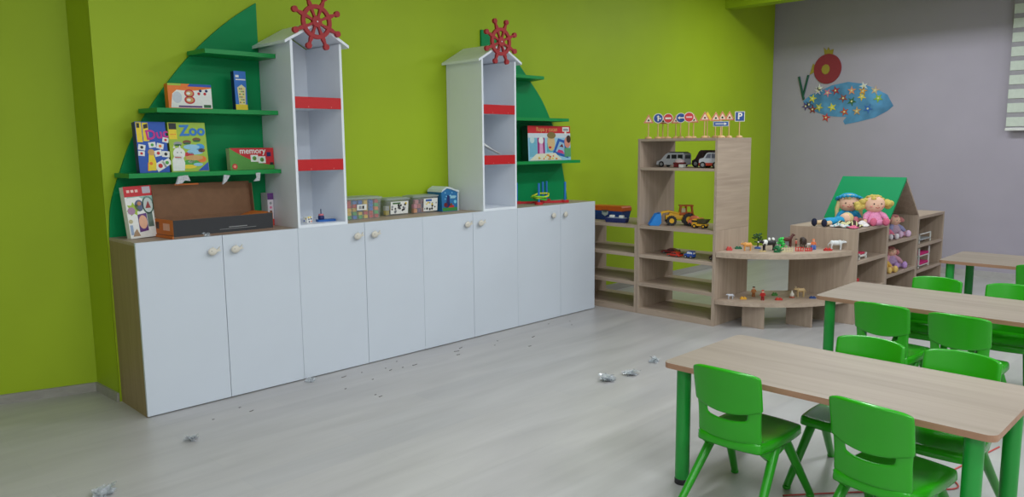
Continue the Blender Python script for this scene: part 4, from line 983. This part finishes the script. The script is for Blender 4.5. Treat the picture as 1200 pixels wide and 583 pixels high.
car('tiny blue and white toy police car below the toy loader', (4.19, -0.850, ZR), -PI/2, 0.085, 0.05, 0.062, C(40, 80, 170), 'suv', winm=PAPER)
car('tiny dark brown toy car at the right end of the shelf below the loader', (4.24, -1.055, ZR), -PI/2+0.2, 0.085, 0.05, 0.05, C(70, 34, 26), 'suv')

# road signs
SW = C(214, 172, 120); 
def sign(label, x, y, kind, h=0.178, tilt=0.0):
    t = empty('toy_road_sign', label, 'toy road sign', (x, y, 1.5605), -0.90+tilt, 'wooden toy road signs')
    mb = MB(); mb.lathe([(0.030, 0), (0.030, 0.008), (0.022, 0.016), (0.010, 0.020)], SW, seg=18); mb.build('base', parent=t)
    mb = MB(); mb.cyl((0, 0, 0.018), (0, 0, h-0.02), 0.0048, SW, seg=10); mb.build('post', parent=t)
    mb = MB(); z = h
    WHT = C(226, 220, 208); SB = C(24, 70, 140); SR = C(196, 44, 44)
    if kind in ('no_entry', 'blue_up', 'blue_left', 'red_bar'):
        mb.prism(ngon(0, z, 0.043, 26), -0.009, 0.0, WHT); mb.prism(ngon(0, z, 0.038, 26), -0.0105, -0.009, SB if kind.startswith('blue') else SR)
        if kind == 'no_entry': mb.prism(R_(-0.026, 0.026, z-0.008, z+0.008), -0.0115, -0.0105, WHT)
        if kind == 'red_bar': mb.prism(R_(-0.024, 0.024, z-0.006, z+0.006), -0.0115, -0.0105, C(226, 190, 190))
        if kind == 'blue_up':
            mb.prism(R_(-0.006, 0.004, z-0.024, z+0.014), -0.0115, -0.0105, WHT); mb.prism([(-0.014, z+0.010), (0.012, z+0.010), (-0.001, z+0.026)], -0.0115, -0.0105, WHT); mb.prism(R_(0.004, 0.018, z-0.006, z+0.002), -0.0115, -0.0105, WHT); mb.prism([(0.016, z-0.012), (0.016, z+0.008), (0.027, z-0.002)], -0.0115, -0.0105, WHT)
        if kind == 'blue_left':
            mb.prism(R_(-0.010, 0.026, z-0.005, z+0.005), -0.0115, -0.0105, WHT); mb.prism([(-0.028, z), (-0.008, z-0.014), (-0.008, z+0.014)], -0.0115, -0.0105, WHT)
    elif kind == 'P':
        mb.prism(R_(-0.040, 0.040, z-0.042, z+0.042), -0.009, 0, WHT); mb.prism(R_(-0.035, 0.035, z-0.037, z+0.037), -0.0105, -0.009, SB); mb.text('P', 0.075, WHT, T(0, -0.0108, z), bold=0.002)
    elif kind == 'rect':
        z -= 0.055
        mb.prism(R_(-0.062, 0.062, z-0.020, z+0.020), -0.009, 0, C(170, 180, 190)); mb.prism(R_(-0.057, 0.057, z-0.015, z+0.015), -0.0105, -0.009, SB); mb.prism(R_(-0.045, 0.030, z-0.003, z+0.003), -0.0115, -0.0105, WHT); mb.prism([(0.048, z), (0.026, z-0.011), (0.026, z+0.011)], -0.0115, -0.0105, WHT)
    else:
        big = 0.052; mid = 0.038
        oc = {'tri': C(206, 110, 80), 'ytri': YEL}[kind.split('_')[0]]
        mb.prism(ngon(0, z-0.006, big, 3, PI/2), -0.009, 0, SW); mb.prism(ngon(0, z-0.006, big*0.92, 3, PI/2), -0.0105, -0.009, oc); mb.prism(ngon(0, z-0.006, mid*0.86, 3, PI/2), -0.0115, -0.0105, C(226, 206, 180) if kind != 'ytri' else YEL)
        mb.prism(ngon(0, z-0.008, 0.009, 8), -0.0122, -0.0115, BLK if kind != 'tri_r' else DRED)
    mb.build('sign_plate', parent=t, bevel=0.0008)
sign('small wooden warning-triangle toy road sign, leftmost of the row of signs', 4.30, -0.430-0.0, 'tri', 0.168)
bpy.data.objects['toy_road_sign'].location = (4.22, -0.425, 1.5605)
sign('round blue toy road sign with white branching arrow, second from the left', 4.28, -0.485, 'blue_up')
sign('plain warning-triangle toy road sign hidden behind the round blue branching-arrow sign', 4.40, -0.455, 'tri', 0.165)
sign('round red no-entry toy road sign with white bar, left of the blue left-arrow sign', 4.36, -0.535, 'no_entry')
sign('warning-triangle toy road sign half hidden between the no-entry and blue left-arrow signs', 4.44, -0.565, 'tri', 0.166)
sign('round blue toy road sign with white left arrow', 4.36, -0.665, 'blue_left')
sign('round red toy road sign, larger looking, between the blue left arrow and triangles', 4.26, -0.810, 'red_bar')
sign('warning-triangle toy road sign behind the right round red sign', 4.44, -0.745, 'tri', 0.168)
sign('orange warning-triangle toy road sign just left of the yellow triangle', 4.28, -0.950, 'tri_r', 0.176)
sign('yellow warning-triangle toy road sign in the middle right of the row', 4.44, -0.880, 'ytri', 0.182)
sign('left one of three small warning triangles above the blue direction board', 4.32, -1.030, 'tri', 0.172)
sign('middle one of three small warning triangles above the blue direction board', 4.40, -1.045, 'tri', 0.178)
sign('right one of three small warning triangles above the blue direction board', 4.50, -1.055, 'tri_r', 0.180)
sign('low rectangular blue direction toy road sign with white arrow', 4.24, -1.125, 'rect', 0.168)
sign('square blue parking toy road sign with white P, rightmost of the row', 4.52, -1.140, 'P')

# ------------------------------------------------------------------ toy animals
def beast(name, label, loc, rz, L, H, m, m2=None, head='plain', group='toy animals on the corner shelf', bulky=1.0):
    """faces local +x"""
    mb = MB(); leg = H*0.45; by = H*0.66; br = H*0.20*bulky
    mb.ell((0, 0, by), (L*0.42, br*0.85, br), m); mb.ell((L*0.22, 0, by+0.02*H), (L*0.18, br*0.9, br*1.12), m2 or m); mb.ell((-L*0.25, 0, by), (L*0.16, br*0.85, br*1.05), m)
    for sx in (-0.28, 0.28):
        for sy in (-1, 1): mb.tube([(sx*L, sy*br*0.5, by-br*0.3), (sx*L*1.05, sy*br*0.55, H*0.25), (sx*L*0.98, sy*br*0.55, 0)], [H*0.085, H*0.055, H*0.055], m, seg=8)
    up_ = 0.34 if head == 'tall' else 0.10
    mb.tube([(L*0.30, 0, by+0.05*H), (L*0.46, 0, by+up_*H)], [br*0.7, br*0.5], m, seg=8); mb.ell((L*0.52, 0, by+up_*H), (L*0.13, br*0.5, br*0.5), m); mb.ell((L*0.62, 0, by+up_*H-0.02*H), (L*0.06, br*0.34, br*0.32), m2 or m)
    for sy in (-1, 1): mb.ell((L*0.46, sy*br*0.45, by+up_*H+br*0.45), (L*0.03, br*0.16, br*0.25), m)
    if head == 'horn' or head == 'antler':
        for sy in (-1, 1): mb.tube([(L*0.48, sy*br*0.3, by+up_*H+br*0.4), (L*0.50, sy*br*0.8, by+up_*H+br*0.9), (L*0.46, sy*br*(0.8), by+up_*H+br*1.5)], [0.003, 0.0025, 0.001], C(210, 190, 150), seg=6)
    mb.tube([(-L*0.40, 0, by+0.03*H), (-L*0.50, 0, by-0.15*H), (-L*0.50, 0, by-0.3*H)], [0.004, 0.003, 0.002], m2 or m, seg=6)
    if m2 and head == 'spots':
        for (a, b) in ((0.05, 1), (-0.2, 1), (-0.05, -1), (-0.28, -1)): mb.ell((a*L, b*br*0.72, by+0.03), (L*0.08, br*0.25, br*0.5), m2)
    return single(mb, name, label, 'toy animal', loc, rz, group)
ZC = 0.6275; ZL = 0.2255
beast('toy_bull', 'tan toy bull with horns at the left of the top corner board', (4.363, -1.333, ZC), 2.3, 0.085, 0.075, C(224, 160, 84), None, 'horn', bulky=1.2)
beast('toy_cow', 'black and white toy cow in the middle of the top corner board', (4.478, -1.464, ZC), 2.5, 0.15, 0.10, C(40, 38, 40), PAPER, 'spots', bulky=1.1)
beast('toy_horse', 'dark brown toy horse behind the green toy bush', (4.80, -1.466, ZC), -0.6, 0.11, 0.10, C(92, 44, 40), None, 'tall')
beast('toy_buffalo', 'dark brown hunched toy animal near the red fences', (4.837, -1.593, ZC), 0.8, 0.065, 0.085, C(60, 46, 40), None, 'plain', bulky=1.7)
beast('toy_bear', 'white toy polar bear at the right of the top corner board', (4.890, -1.850, ZC), -0.95, 0.125, 0.085, C(220, 222, 224), None, 'plain', bulky=1.25)
beast('toy_lamb', 'small white toy lamb behind the orange sitting figure', (4.85, -1.64, ZC), -0.8, 0.05, 0.045, C(214, 206, 200), None, 'plain', bulky=1.3)
beast('toy_deer', 'beige toy deer on the lower corner board', (4.722, -1.640, ZL), 2.3, 0.085, 0.085, C(206, 176, 128), None, 'antler')
beast('toy_goat', 'small white toy animal at the left of the lower corner board', (4.235, -1.262, ZL), 2.4, 0.06, 0.05, C(204, 206, 216), None, 'plain')
def bush(name, label, loc, base, leafm, trunk, h, r, spiky=False):
    t = empty(name, label, 'toy plant', loc)
    mb = MB(); mb.lathe([(0.028, 0), (0.028, 0.006), (0.016, 0.014), (0.006, 0.016)], base, seg=12); mb.build('base', parent=t)
    mb = MB(); mb.tube([(0, 0, 0.01), (0.003, 0, h*0.5), (0, 0.002, h*0.8)], [0.006, 0.004, 0.003], trunk, seg=8); mb.build('trunk', parent=t)
    rnd = random.Random(3); mb = MB()
    for k in range(46 if not spiky else 60):
        a = rnd.uniform(0, 2*PI); q = rnd.uniform(0.15, 1); z = h*(0.45 if not spiky else 0.25)+rnd.uniform(0, 1)*h*(0.55 if not spiky else 0.75)
        rr = r*q*(1.1-abs(z/h-0.7)) if not spiky else r*q*(1.15-(z/h)*0.7)
        mb.ell((rr*math.cos(a), rr*math.sin(a), z), (0.009, 0.009, 0.006), leafm, seg=6, rings=4)
    mb.build('leaves', parent=t)
bush('toy_tree', 'small dark green toy tree on blue foot on the top corner board', (4.539, -1.333, ZC), C(50, 90, 160), C(40, 84, 36), C(50, 40, 30), 0.125, 0.045)
bush('toy_bush', 'bright green pointed toy bush in the middle of the top corner board', (4.55, -1.535, ZC), C(20, 110, 60), C(60, 206, 90), DGRN, 0.105, 0.045, True)
bush('toy_bush', 'low dark green toy shrub before the bright green toy bush', (4.43, -1.560, ZC), C(20, 110, 60), C(24, 120, 70), DGRN, 0.050, 0.035, True)
def fence_(label, loc, rz, m, n=5, L=0.07, H=0.032):
    mb = MB()
    for k in range(n): mb.box(-L/2+L*k/(n-1)-0.003, -L/2+L*k/(n-1)+0.003, -0.002, 0.002, 0, H, m)
    for z in (0.3, 0.75): mb.box(-L/2, L/2, -0.0015, 0.0015, H*z-0.0025, H*z+0.0025, m)
    mb.box(-L/2, L/2, -0.008, 0.008, 0, 0.003, m)
    single(mb, 'toy_fence', label, 'toy fence', loc, rz, 'toy fences on the corner shelf')
fence_('cream toy fence piece on the top corner board', (4.50, -1.61, ZC), -0.7, C(214, 200, 160), 5, 0.09, 0.036)
fence_('left red toy fence piece on the top corner board', (4.61, -1.665, ZC), -0.9, C(204, 50, 46), 4, 0.06, 0.036)
fence_('right red toy fence piece on the top corner board', (4.66, -1.72, ZC), -0.6, C(204, 50, 46), 4, 0.06, 0.030)
def flat(name, label, loc, m, L=0.05, W_=0.025, H=0.018, rz=-0.8, cat='toy'):
    mb = MB(); mb.prism(rrect(-L/2, L/2, -W_/2, W_/2, W_*0.3, 3), 0, H*0.5, m, 'xy'); mb.ell((-L*0.2, 0, H*0.6), (L*0.2, W_*0.4, H*0.4), m); mb.ell((L*0.2, 0, H*0.55), (L*0.16, W_*0.36, H*0.42), m)
    single(mb, name, label, cat, loc, rz)
flat('toy_piece', 'small red toy piece, leftmost on the top corner board', (4.276, -1.215, ZC), C(204, 74, 70), 0.05, 0.03, 0.034)
flat('toy_piece', 'small dark green toy piece between the leftmost red piece and tan bull', (4.41, -1.225, ZC), C(40, 110, 80), 0.06, 0.025, 0.024)
flat('toy_piece', 'flat tan toy piece before the blue-footed toy tree', (4.389, -1.455, ZC), C(200, 176, 120), 0.06, 0.02, 0.01)
flat('toy_piece', 'red toy piece at the feet of the white polar bear', (4.79, -1.825, ZC), C(190, 50, 44), 0.07, 0.03, 0.025)
flat('toy_piece', 'yellow toy piece on the lower corner board', (4.303, -1.341, ZL), C(224, 170, 60), 0.055, 0.028, 0.024)
flat('toy_piece', 'flat red toy piece in the middle of the lower corner board', (4.466, -1.572, ZL), C(190, 60, 50), 0.06, 0.03, 0.022)
flat('toy_piece', 'flat blue toy piece at the right of the lower corner board', (4.72, -1.745, ZL), C(50, 80, 140), 0.055, 0.028, 0.02)
flat('toy_piece', 'small leaf green toy piece at the back of the lower corner board', (4.62, -1.46, ZL), C(70, 130, 60), 0.05, 0.03, 0.03)
def figure(label, loc, top, bottom, h=0.07, rz=-1.0, sit=False, hat=None):
    mb = MB(); mb.box(-0.012, 0.012, -0.008, 0.008, h*0.38, h*0.75, top, bev=0.003); mb.ell((0, 0, h*0.86), (0.010, 0.010, 0.011), SKIN)
    for s_ in (-1, 1):
        if sit: mb.tube([(s_*0.007, 0, h*0.4), (s_*0.009, -0.022, h*0.38), (s_*0.009, -0.026, 0.0)], [0.007, 0.006, 0.005], bottom, seg=8)
        else: mb.tube([(s_*0.006, 0, h*0.42), (s_*0.008, 0, 0)], [0.007, 0.006], bottom, seg=8)
        mb.tube([(s_*0.013, 0, h*0.72), (s_*0.020, -0.006, h*0.45)], [0.005, 0.004], top, seg=8)
    if hat: mb.ell((0, 0, h*0.96), (0.012, 0.012, 0.006), hat)
    if sit: mb.box(-0.02, 0.02, -0.018, 0.018, 0, h*0.38, bottom, bev=0.003)
    single(mb, 'toy_figure', label, 'toy figure', loc, rz, 'little toy people')
figure('tiny orange toy figure sitting on a blue block on the top corner board', (4.79, -1.702, ZC), C(226, 120, 70), C(80, 110, 180), 0.085, sit=True, hat=C(230, 130, 80))
figure('tiny salmon toy figure behind the cream toy fence', (4.86, -1.52, ZC), C(214, 100, 84), BRN, 0.065, rz=0.4, hat=BLK)
figure('brown toy figure at the back of the lower corner board', (4.459, -1.351, ZL), C(176, 110, 56), C(150, 92, 50), 0.085, hat=C(60, 40, 20))
figure('red toy figure at the front of the lower corner board', (4.365, -1.480, ZL), C(180, 26, 26), C(150, 20, 24), 0.085, hat=C(190, 30, 30))
t = empty('toy_bottle', 'tiny white bottle on red foot on the lower corner board', 'toy', (4.64, -1.603, ZL))
mb = MB(); mb.lathe([(0.022, 0), (0.022, 0.006), (0.018, 0.008)], C(190, 90, 60), seg=14); mb.build('foot', parent=t)
mb = MB(); mb.lathe([(0.014, 0.008), (0.018, 0.018), (0.017, 0.034), (0.007, 0.046), (0.005, 0.06)], C(214, 208, 196), seg=14); mb.build('bottle_body', parent=t)

# ------------------------------------------------------------------ dolls
HY = mat('yarn_blond', (206, 182, 96), rough=0.95, var=0.18, scale=120, bump=0.6); HB = mat('yarn_pale', (214, 196, 140), rough=0.95, var=0.15, scale=120, bump=0.6); HP = mat('yarn_rose', (206, 130, 130), rough=0.95, var=0.15, scale=120, bump=0.6)
def fab(r, g, b): return mat('fabric_%02x%02x%02x' % (r, g, b), (r, g, b), rough=0.95, var=0.14, scale=90, bump=0.5)
FP, FPD, FBL, FW, FLAV = fab(230, 150, 190), fab(214, 104, 136), fab(40, 150, 200), fab(222, 216, 216), fab(180, 150, 190)
def doll(label, loc, rz, hr, dress, sleeve, hair, legs, hat=None, puff=True, name='rag_doll', trim=None, shift=(0, 0), s_=1.0, hair_w=1.0, group='soft dolls on the oak shelving'):
    t = empty(name, label, 'doll', loc, rz, group)
    t.scale = (s_, s_, s_)
    hz = 0.105+hr*0.85
    mb = MB(); mb.lathe([(0.07, 0.0), (0.078, 0.02), (0.062, 0.06), (0.040, 0.10), (0.022, 0.118)], dress, seg=20)
    mb.ell((0, -0.045, 0.025), (0.075, 0.055, 0.028), dress); mb.build('dress', parent=t)
    if trim: mb = MB(); mb.torus((0, 0, 0.052), 0.066, 0.010, trim, seg=24); mb.ell((0, -0.055, 0.045), (0.05, 0.03, 0.014), trim); mb.build('apron', parent=t)
    mb = MB(); mb.ell((0, 0, hz), (hr*1.08, hr*0.9, hr*0.92), SKIN, seg=20, rings=12)
    for sx in (-1, 1): mb.ell((sx*hr*0.38, -hr*0.82, hz+hr*0.08), (hr*0.08, hr*0.05, hr*0.10), BLK, seg=8, rings=5); mb.ell((sx*hr*0.58, -hr*0.70, hz-hr*0.2), (hr*0.16, hr*0.08, hr*0.10), C(232, 150, 140), seg=8, rings=5)
    mb.ell((0, -hr*0.91, hz-hr*0.06), (hr*0.06, hr*0.05, hr*0.05), C(226, 150, 130), seg=8, rings=5)
    mb.tube([(-hr*0.22, -hr*0.84, hz-hr*0.28), (0, -hr*0.86, hz-hr*0.36), (hr*0.22, -hr*0.84, hz-hr*0.28)], 0.0022, C(180, 40, 50), seg=6); mb.build('head', parent=t)
    rnd = random.Random(int(hr*1000)); mb = MB()
    for k in range(40):
        a = rnd.uniform(0, 2*PI); e = rnd.uniform(0.15, 1.35)
        x, y, z = math.cos(a)*math.cos(e), math.sin(a)*math.cos(e), math.sin(e)
        if y < -0.25 and z < 0.62: continue
        mb.ell((x*hr*1.05, y*hr*0.9+hr*0.08, hz+z*hr*0.9), (hr*0.24, hr*0.24, hr*0.17), hair, seg=8, rings=6)
    for sx in (-1, 1):
        if puff:
            for k in range(9): mb.ell((sx*hr*(1.05+0.75*hair_w*rnd.random()), hr*rnd.uniform(-0.2, 0.3), hz+hr*rnd.uniform(-0.35, 0.3)), (hr*0.40, hr*0.34, hr*0.34), hair, seg=8, rings=6)
        else:
            mb.tube([(sx*hr*0.95, 0, hz+hr*0.2), (sx*hr*1.2, -0.01, hz-hr*0.6), (sx*hr*1.25, -0.02, hz-hr*1.5)], [hr*0.28, hr*0.24, hr*0.14], hair, seg=10)
    mb.build('hair', parent=t)
    if hat:
        mb = MB(); mb.ell((0, hr*0.34, hz+hr*0.55), (hr*1.10, hr*0.80, hr*0.62), hat, seg=18, rings=10)
        for k in range(18):
            a = 2*PI*k/18; mb.ell((math.cos(a)*hr*1.22, math.sin(a)*hr*1.0+hr*0.1, hz+hr*0.52-0.36*hr*math.sin(a)), (hr*0.24, hr*0.24, hr*0.16), hat, seg=8, rings=5)
        mb.build('hat', parent=t)
    for sx in (-1, 1):
        mb = MB(); mb.tube([(sx*0.03, 0, 0.105), (sx*0.075, -0.02, 0.075), (sx*0.092, -0.045, 0.045)], [0.020, 0.024, 0.018], sleeve, seg=10); mb.ell((sx*0.095, -0.055, 0.036), (0.017, 0.019, 0.017), SKIN); mb.build('arm', parent=t)
        mb = MB(); mb.tube([(sx*0.03, -0.04, 0.026), (sx*0.05, -0.10, 0.026)], [0.022, 0.021], legs[0], seg=10); mb.ell((sx*0.052, -0.115, 0.034), (0.028, 0.024, 0.034), legs[1]); mb.build('leg', parent=t)
    return t
doll('rag doll in blue hat and blue dress, sitting against the green roof panel', (5.45, -1.720, 0.801), -1.12, 0.080, FBL, FBL, HB, (fab(226, 150, 160), fab(214, 120, 140)), hat=FBL, puff=False, trim=fab(206, 170, 90))
doll('rag doll in pink dress with bushy blond bunches beside the blue-hatted doll', (5.43, -1.945, 0.801), -0.80, 0.078, FP, FP, HY, (FP, FPD), puff=True, hair_w=1.0, s_=1.04)
doll('soft doll with fluffy rose hair, on the house shelf\'s upper board', (6.215, -1.855, 0.621), -0.35, 0.055, fab(190, 160, 180), fab(150, 150, 190), HP, (fab(220, 160, 190), fab(214, 180, 210)), puff=True, s_=1.0, hair_w=1.1)
doll('soft doll in lavender suit on the house shelf\'s lower board', (6.185, -1.850, 0.326), -0.4, 0.050, FLAV, fab(214, 160, 180), HP, (FLAV, fab(190, 150, 210)), puff=True, s_=1.0, hair_w=1.1)
doll('small soft doll in yellow, left corner of the house shelf\'s lower board', (5.86, -1.88, 0.326), -0.2, 0.048, fab(222, 180, 90), fab(222, 180, 90), HY, (fab(222, 180, 90), fab(226, 190, 110)), puff=False, s_=0.95)
doll('small pink soft doll with dark trousers at upper left of the house shelf', (5.95, -1.86, 0.621), -0.25, 0.045, fab(222, 120, 150), fab(222, 120, 150), fab(226, 130, 160), (fab(36, 34, 60), fab(214, 206, 214)), puff=False, s_=0.85)
# lying doll and clothes
t = empty('rag_doll', 'rag doll lying down in blue dress with dark shoes, left on the shelf top', 'doll', (5.08, -1.70, 0.801), -0.25, 'soft dolls on the oak shelving')
mb = MB(); mb.ell((0.05, 0.02, 0.035), (0.10, 0.055, 0.035), FBL); mb.ell((0.13, 0.0, 0.04), (0.055, 0.05, 0.038), FBL); mb.build('dress', parent=t)
mb = MB(); mb.ell((0.21, -0.01, 0.05), (0.05, 0.05, 0.05), SKIN); mb.build('head', parent=t)
mb = MB(); mb.ell((0.235, -0.01, 0.055), (0.045, 0.058, 0.052), HB); mb.build('hair', parent=t)
for sy in (-1, 1):
    mb = MB(); mb.tube([(-0.02, sy*0.03, 0.03), (-0.09, sy*0.05+0.01, 0.03)], [0.02, 0.018], fab(220, 190, 150), seg=10); mb.ell((-0.11, sy*0.05+0.01, 0.035), (0.024, 0.024, 0.034), fab(30, 34, 60)); mb.build('leg', parent=t)
def cloth(label, loc, m, sx, sy, hgt, seed, m2=None):
    rnd = random.Random(seed); N = 12; vs = []
    ph = [rnd.uniform(0, 6) for _ in range(4)]
    for j in range(N+1):
        for i in range(N+1):
            u, v = i/N*2-1, j/N*2-1
            rr = 1+0.15*math.sin(3*math.atan2(v, u)+ph[0])
            z = 0.004+hgt*(0.45+0.3*math.sin(5*u+ph[1])+0.3*math.sin(4*v+ph[2]+2*u))*max(0, 1-(u*u+v*v)*0.6)
            vs.append((u*math.sqrt(1-v*v*0.4)*sx*rr, v*math.sqrt(1-u*u*0.4)*sy*rr, max(z, 0.004)))
    mb = MB(); q = [(j*(N+1)+i, j*(N+1)+i+1, (j+1)*(N+1)+i+1, (j+1)*(N+1)+i) for j in range(N) for i in range(N)]
    mb.add(vs, q, m, True)
    if m2: mb.add([(a, b, c+0.003) for a, b, c in vs], [f for k, f in enumerate(q) if (k//N) % 4 < 1], m2, True)
    single(mb, 'doll_garment', label, 'doll clothes', loc, rnd.uniform(-.6, .6), 'doll clothes on the shelf top', solid=0.004)
cloth('white doll garment lying at the left corner of the shelf top', (5.03, -1.82, 0.803), FW, 0.055, 0.075, 0.035, 1, fab(120, 180, 180))
cloth('dark brown and cream doll garment before the blue-hatted doll', (5.10, -1.915, 0.803), fab(70, 44, 44), 0.075, 0.055, 0.055, 2, fab(220, 214, 160))
cloth('white lace doll garment at the front edge between the two sitting dolls', (5.24, -1.925, 0.803), FW, 0.075, 0.055, 0.045, 3)
cloth('pink doll garment under the dark brown one at the front edge', (5.02, -1.925, 0.803), FPD, 0.05, 0.055, 0.02, 4)
cloth('black and cream striped doll garment beside the lying doll', (5.17, -1.80, 0.803), fab(214, 210, 160), 0.06, 0.05, 0.05, 6, fab(34, 34, 36))
# doll furniture in the side shelves
t = empty('doll_bed', 'white doll bed with red blanket in the shelf under the sitting dolls', 'doll furniture', (5.09, -1.97, 0.531))
mb = MB(); mb.box(0, 0.16, 0, 0.26, 0.02, 0.036, PAPER, bev=0.002)
for (a, b) in ((0.006, 0.006), (0.154, 0.006), (0.006, 0.254), (0.154, 0.254)): mb.box(a-0.006, a+0.006, b-0.006, b+0.006, 0, 0.05, PAPER)
mb.build('bed_frame', parent=t)
mb = MB(); mb.box(0.012, 0.148, 0.012, 0.20, 0.036, 0.055, fab(206, 60, 90), bev=0.006); mb.build('blanket', parent=t)
t = empty('doll_cabinet', 'small white and red doll kitchen piece on the lower shelf under the sitting dolls', 'doll furniture', (5.02, -1.96, 0.271))
mb = MB(); mb.box(0, 0.11, 0, 0.10, 0, 0.05, PAPER, bev=0.003); mb.box(0.06, 0.17, 0.02, 0.12, 0.0, 0.085, REDP, bev=0.003); mb.build('cabinet_body', parent=t)
mb = MB(); mb.box(0.01, 0.05, -0.003, 0, 0.008, 0.042, GREY); mb.build('door', parent=t)
t = empty('doll_rack', 'white two-tier doll rack on the upper board of the right side shelf', 'doll furniture', (6.60, -1.97, 0.521))
mb = MB(); mb.box(0, 0.34, 0, 0.008, 0.085, 0.095, PAPER); mb.box(0, 0.34, 0.20, 0.208, 0.085, 0.095, PAPER); mb.box(0, 0.34, 0, 0.2, 0.03, 0.038, C(190, 196, 200))
for a in (0.0, 0.332):
    for b in (0.0, 0.20): mb.box(a, a+0.010, b, b+0.010, 0, 0.095, PAPER)
mb.build('rack_frame', parent=t)
t = empty('doll_bunk', 'white and magenta doll bunk bed on the lower board of the right side shelf', 'doll furniture', (6.62, -1.97, 0.271))
mb = MB()
for a in (0.0, 0.30):
    for b in (0.0, 0.18): mb.box(a, a+0.012, b, b+0.012, 0, 0.20, PAPER)
for z in (0.02, 0.115): mb.box(0, 0.312, 0.0, 0.192, z, z+0.008, PAPER)
mb.build('bunk_frame', parent=t)
for z in (0.028, 0.123): mb = MB(); mb.box(0.014, 0.298, 0.004, 0.186, z, z+0.026, fab(206, 40, 120), bev=0.008); mb.build('mattress', parent=t)
single(MB().box(-0.012, 0.012, -0.02, 0.02, 0, 0.11, C(60, 64, 80), bev=0.003), 'toy_phone', 'upright dark slab toy at the back of the right side shelf top tier', 'toy', (6.86, -1.62, 0.521))

# ------------------------------------------------------------------ wall decoration on the lilac wall
t = empty('wall_decoration', 'painted blue fish shape with small stars and a red pomegranate on the lilac wall', 'wall decoration', (XW-0.0005, 0, 0))
WP = [(0.005, 2.037), (-0.092, 2.118), (-0.179, 2.146), (-0.359, 2.22), (-0.556, 2.249), (-0.721, 2.218), (-0.864, 2.159), (-1.025, 2.07), (-1.057, 2.009), (-1.099, 1.937), (-1.035, 1.88), (-0.892, 1.804), (-0.693, 1.759), (-0.54, 1.732), (-0.517, 1.774), (-0.556, 1.825), (-0.462, 1.828), (-0.323, 1.843), (-0.19, 1.89), (-0.077, 1.948)]
paint = mat('blue_wash_paint', (84, 142, 186), rough=0.8, var=0.4, scale=4)
mb = MB(); mb.prism(WP, -0.003, 0, paint, 'yz'); mb.build('painted_shape', parent=t)
mb = MB(); mb.prism(ngon(-0.295, 2.425, 0.172, 36, ry=0.183), -0.012, 0, C(140, 46, 54, rough=0.8), 'yz'); fr = mb.build('pomegranate', parent=t)
YG = C(156, 140, 50, rough=0.8)
mb = MB(); mb.prism(ngon(-0.275, 2.42, 0.052, 9, ry=0.062), -0.016, -0.012, YG, 'yz'); mb.build('seed_patch', parent=fr)
mb = MB(); mb.prism([(-0.25, 2.60), (-0.235, 2.69), (-0.275, 2.65), (-0.295, 2.69), (-0.315, 2.65), (-0.36, 2.66), (-0.35, 2.59)], -0.008, 0, YG, 'yz'); mb.build('crown', parent=fr)
mb = MB(); mb.prism([(-0.068, 2.366), (-0.108, 2.505), (-0.185, 2.43), (-0.14, 2.40)], -0.008, 0, YG, 'yz'); mb.build('leaf', parent=t)
for a, b in (((0.066, 2.352), (-0.008, 2.06)), ((-0.056, 2.366), (0.004, 2.10))):
    mb = MB(); mb.tube([(-0.01, a[0], a[1]), (-0.01, b[0], b[1])], 0.014, C(20, 82, 60, rough=0.7), seg=8); mb.build('stem', parent=t)
SC_ = [C(200, 190, 200), C(214, 130, 150), C(170, 50, 60), C(220, 214, 70), C(90, 70, 130), C(140, 50, 60), C(190, 190, 80), C(224, 214, 60), C(204, 60, 56), C(150, 80, 70), C(226, 150, 110), C(60, 110, 70), C(200, 90, 60), C(226, 160, 70), C(220, 200, 90), C(200, 160, 110), C(60, 110, 190), C(214, 216, 216), C(206, 180, 150), C(150, 190, 70), C(220, 220, 214), C(80, 90, 120)]
for k, (a, b) in enumerate([(-0.185, 2.16), (-0.309, 2.13), (-0.409, 2.152), (-0.121, 2.067), (-0.037, 1.976), (-0.127, 1.932), (-0.209, 1.955), (-0.374, 1.948), (-0.303, 1.825), (-0.507, 2.055), (-0.606, 2.141), (-0.612, 2.011), (-0.53, 1.887), (-0.741, 2.13), (-0.731, 2.063), (-0.68, 1.891), (-0.808, 1.915), (-0.747, 2.187), (-0.882, 2.131), (-0.924, 2.034), (-0.205, 2.189), (-0.078, 1.995)]):
    mb = MB(); mb.prism(star(0, 0, 0.058, 0.022, 5, PI/2+k*0.5), -0.010, -0.004, SC_[k], 'yz'); mb.prism(ngon(0, 0, 0.012, 8), -0.013, -0.010, C(226, 220, 170), 'yz')
    mb.build('paper_star', parent=t, loc=(0, a, b))
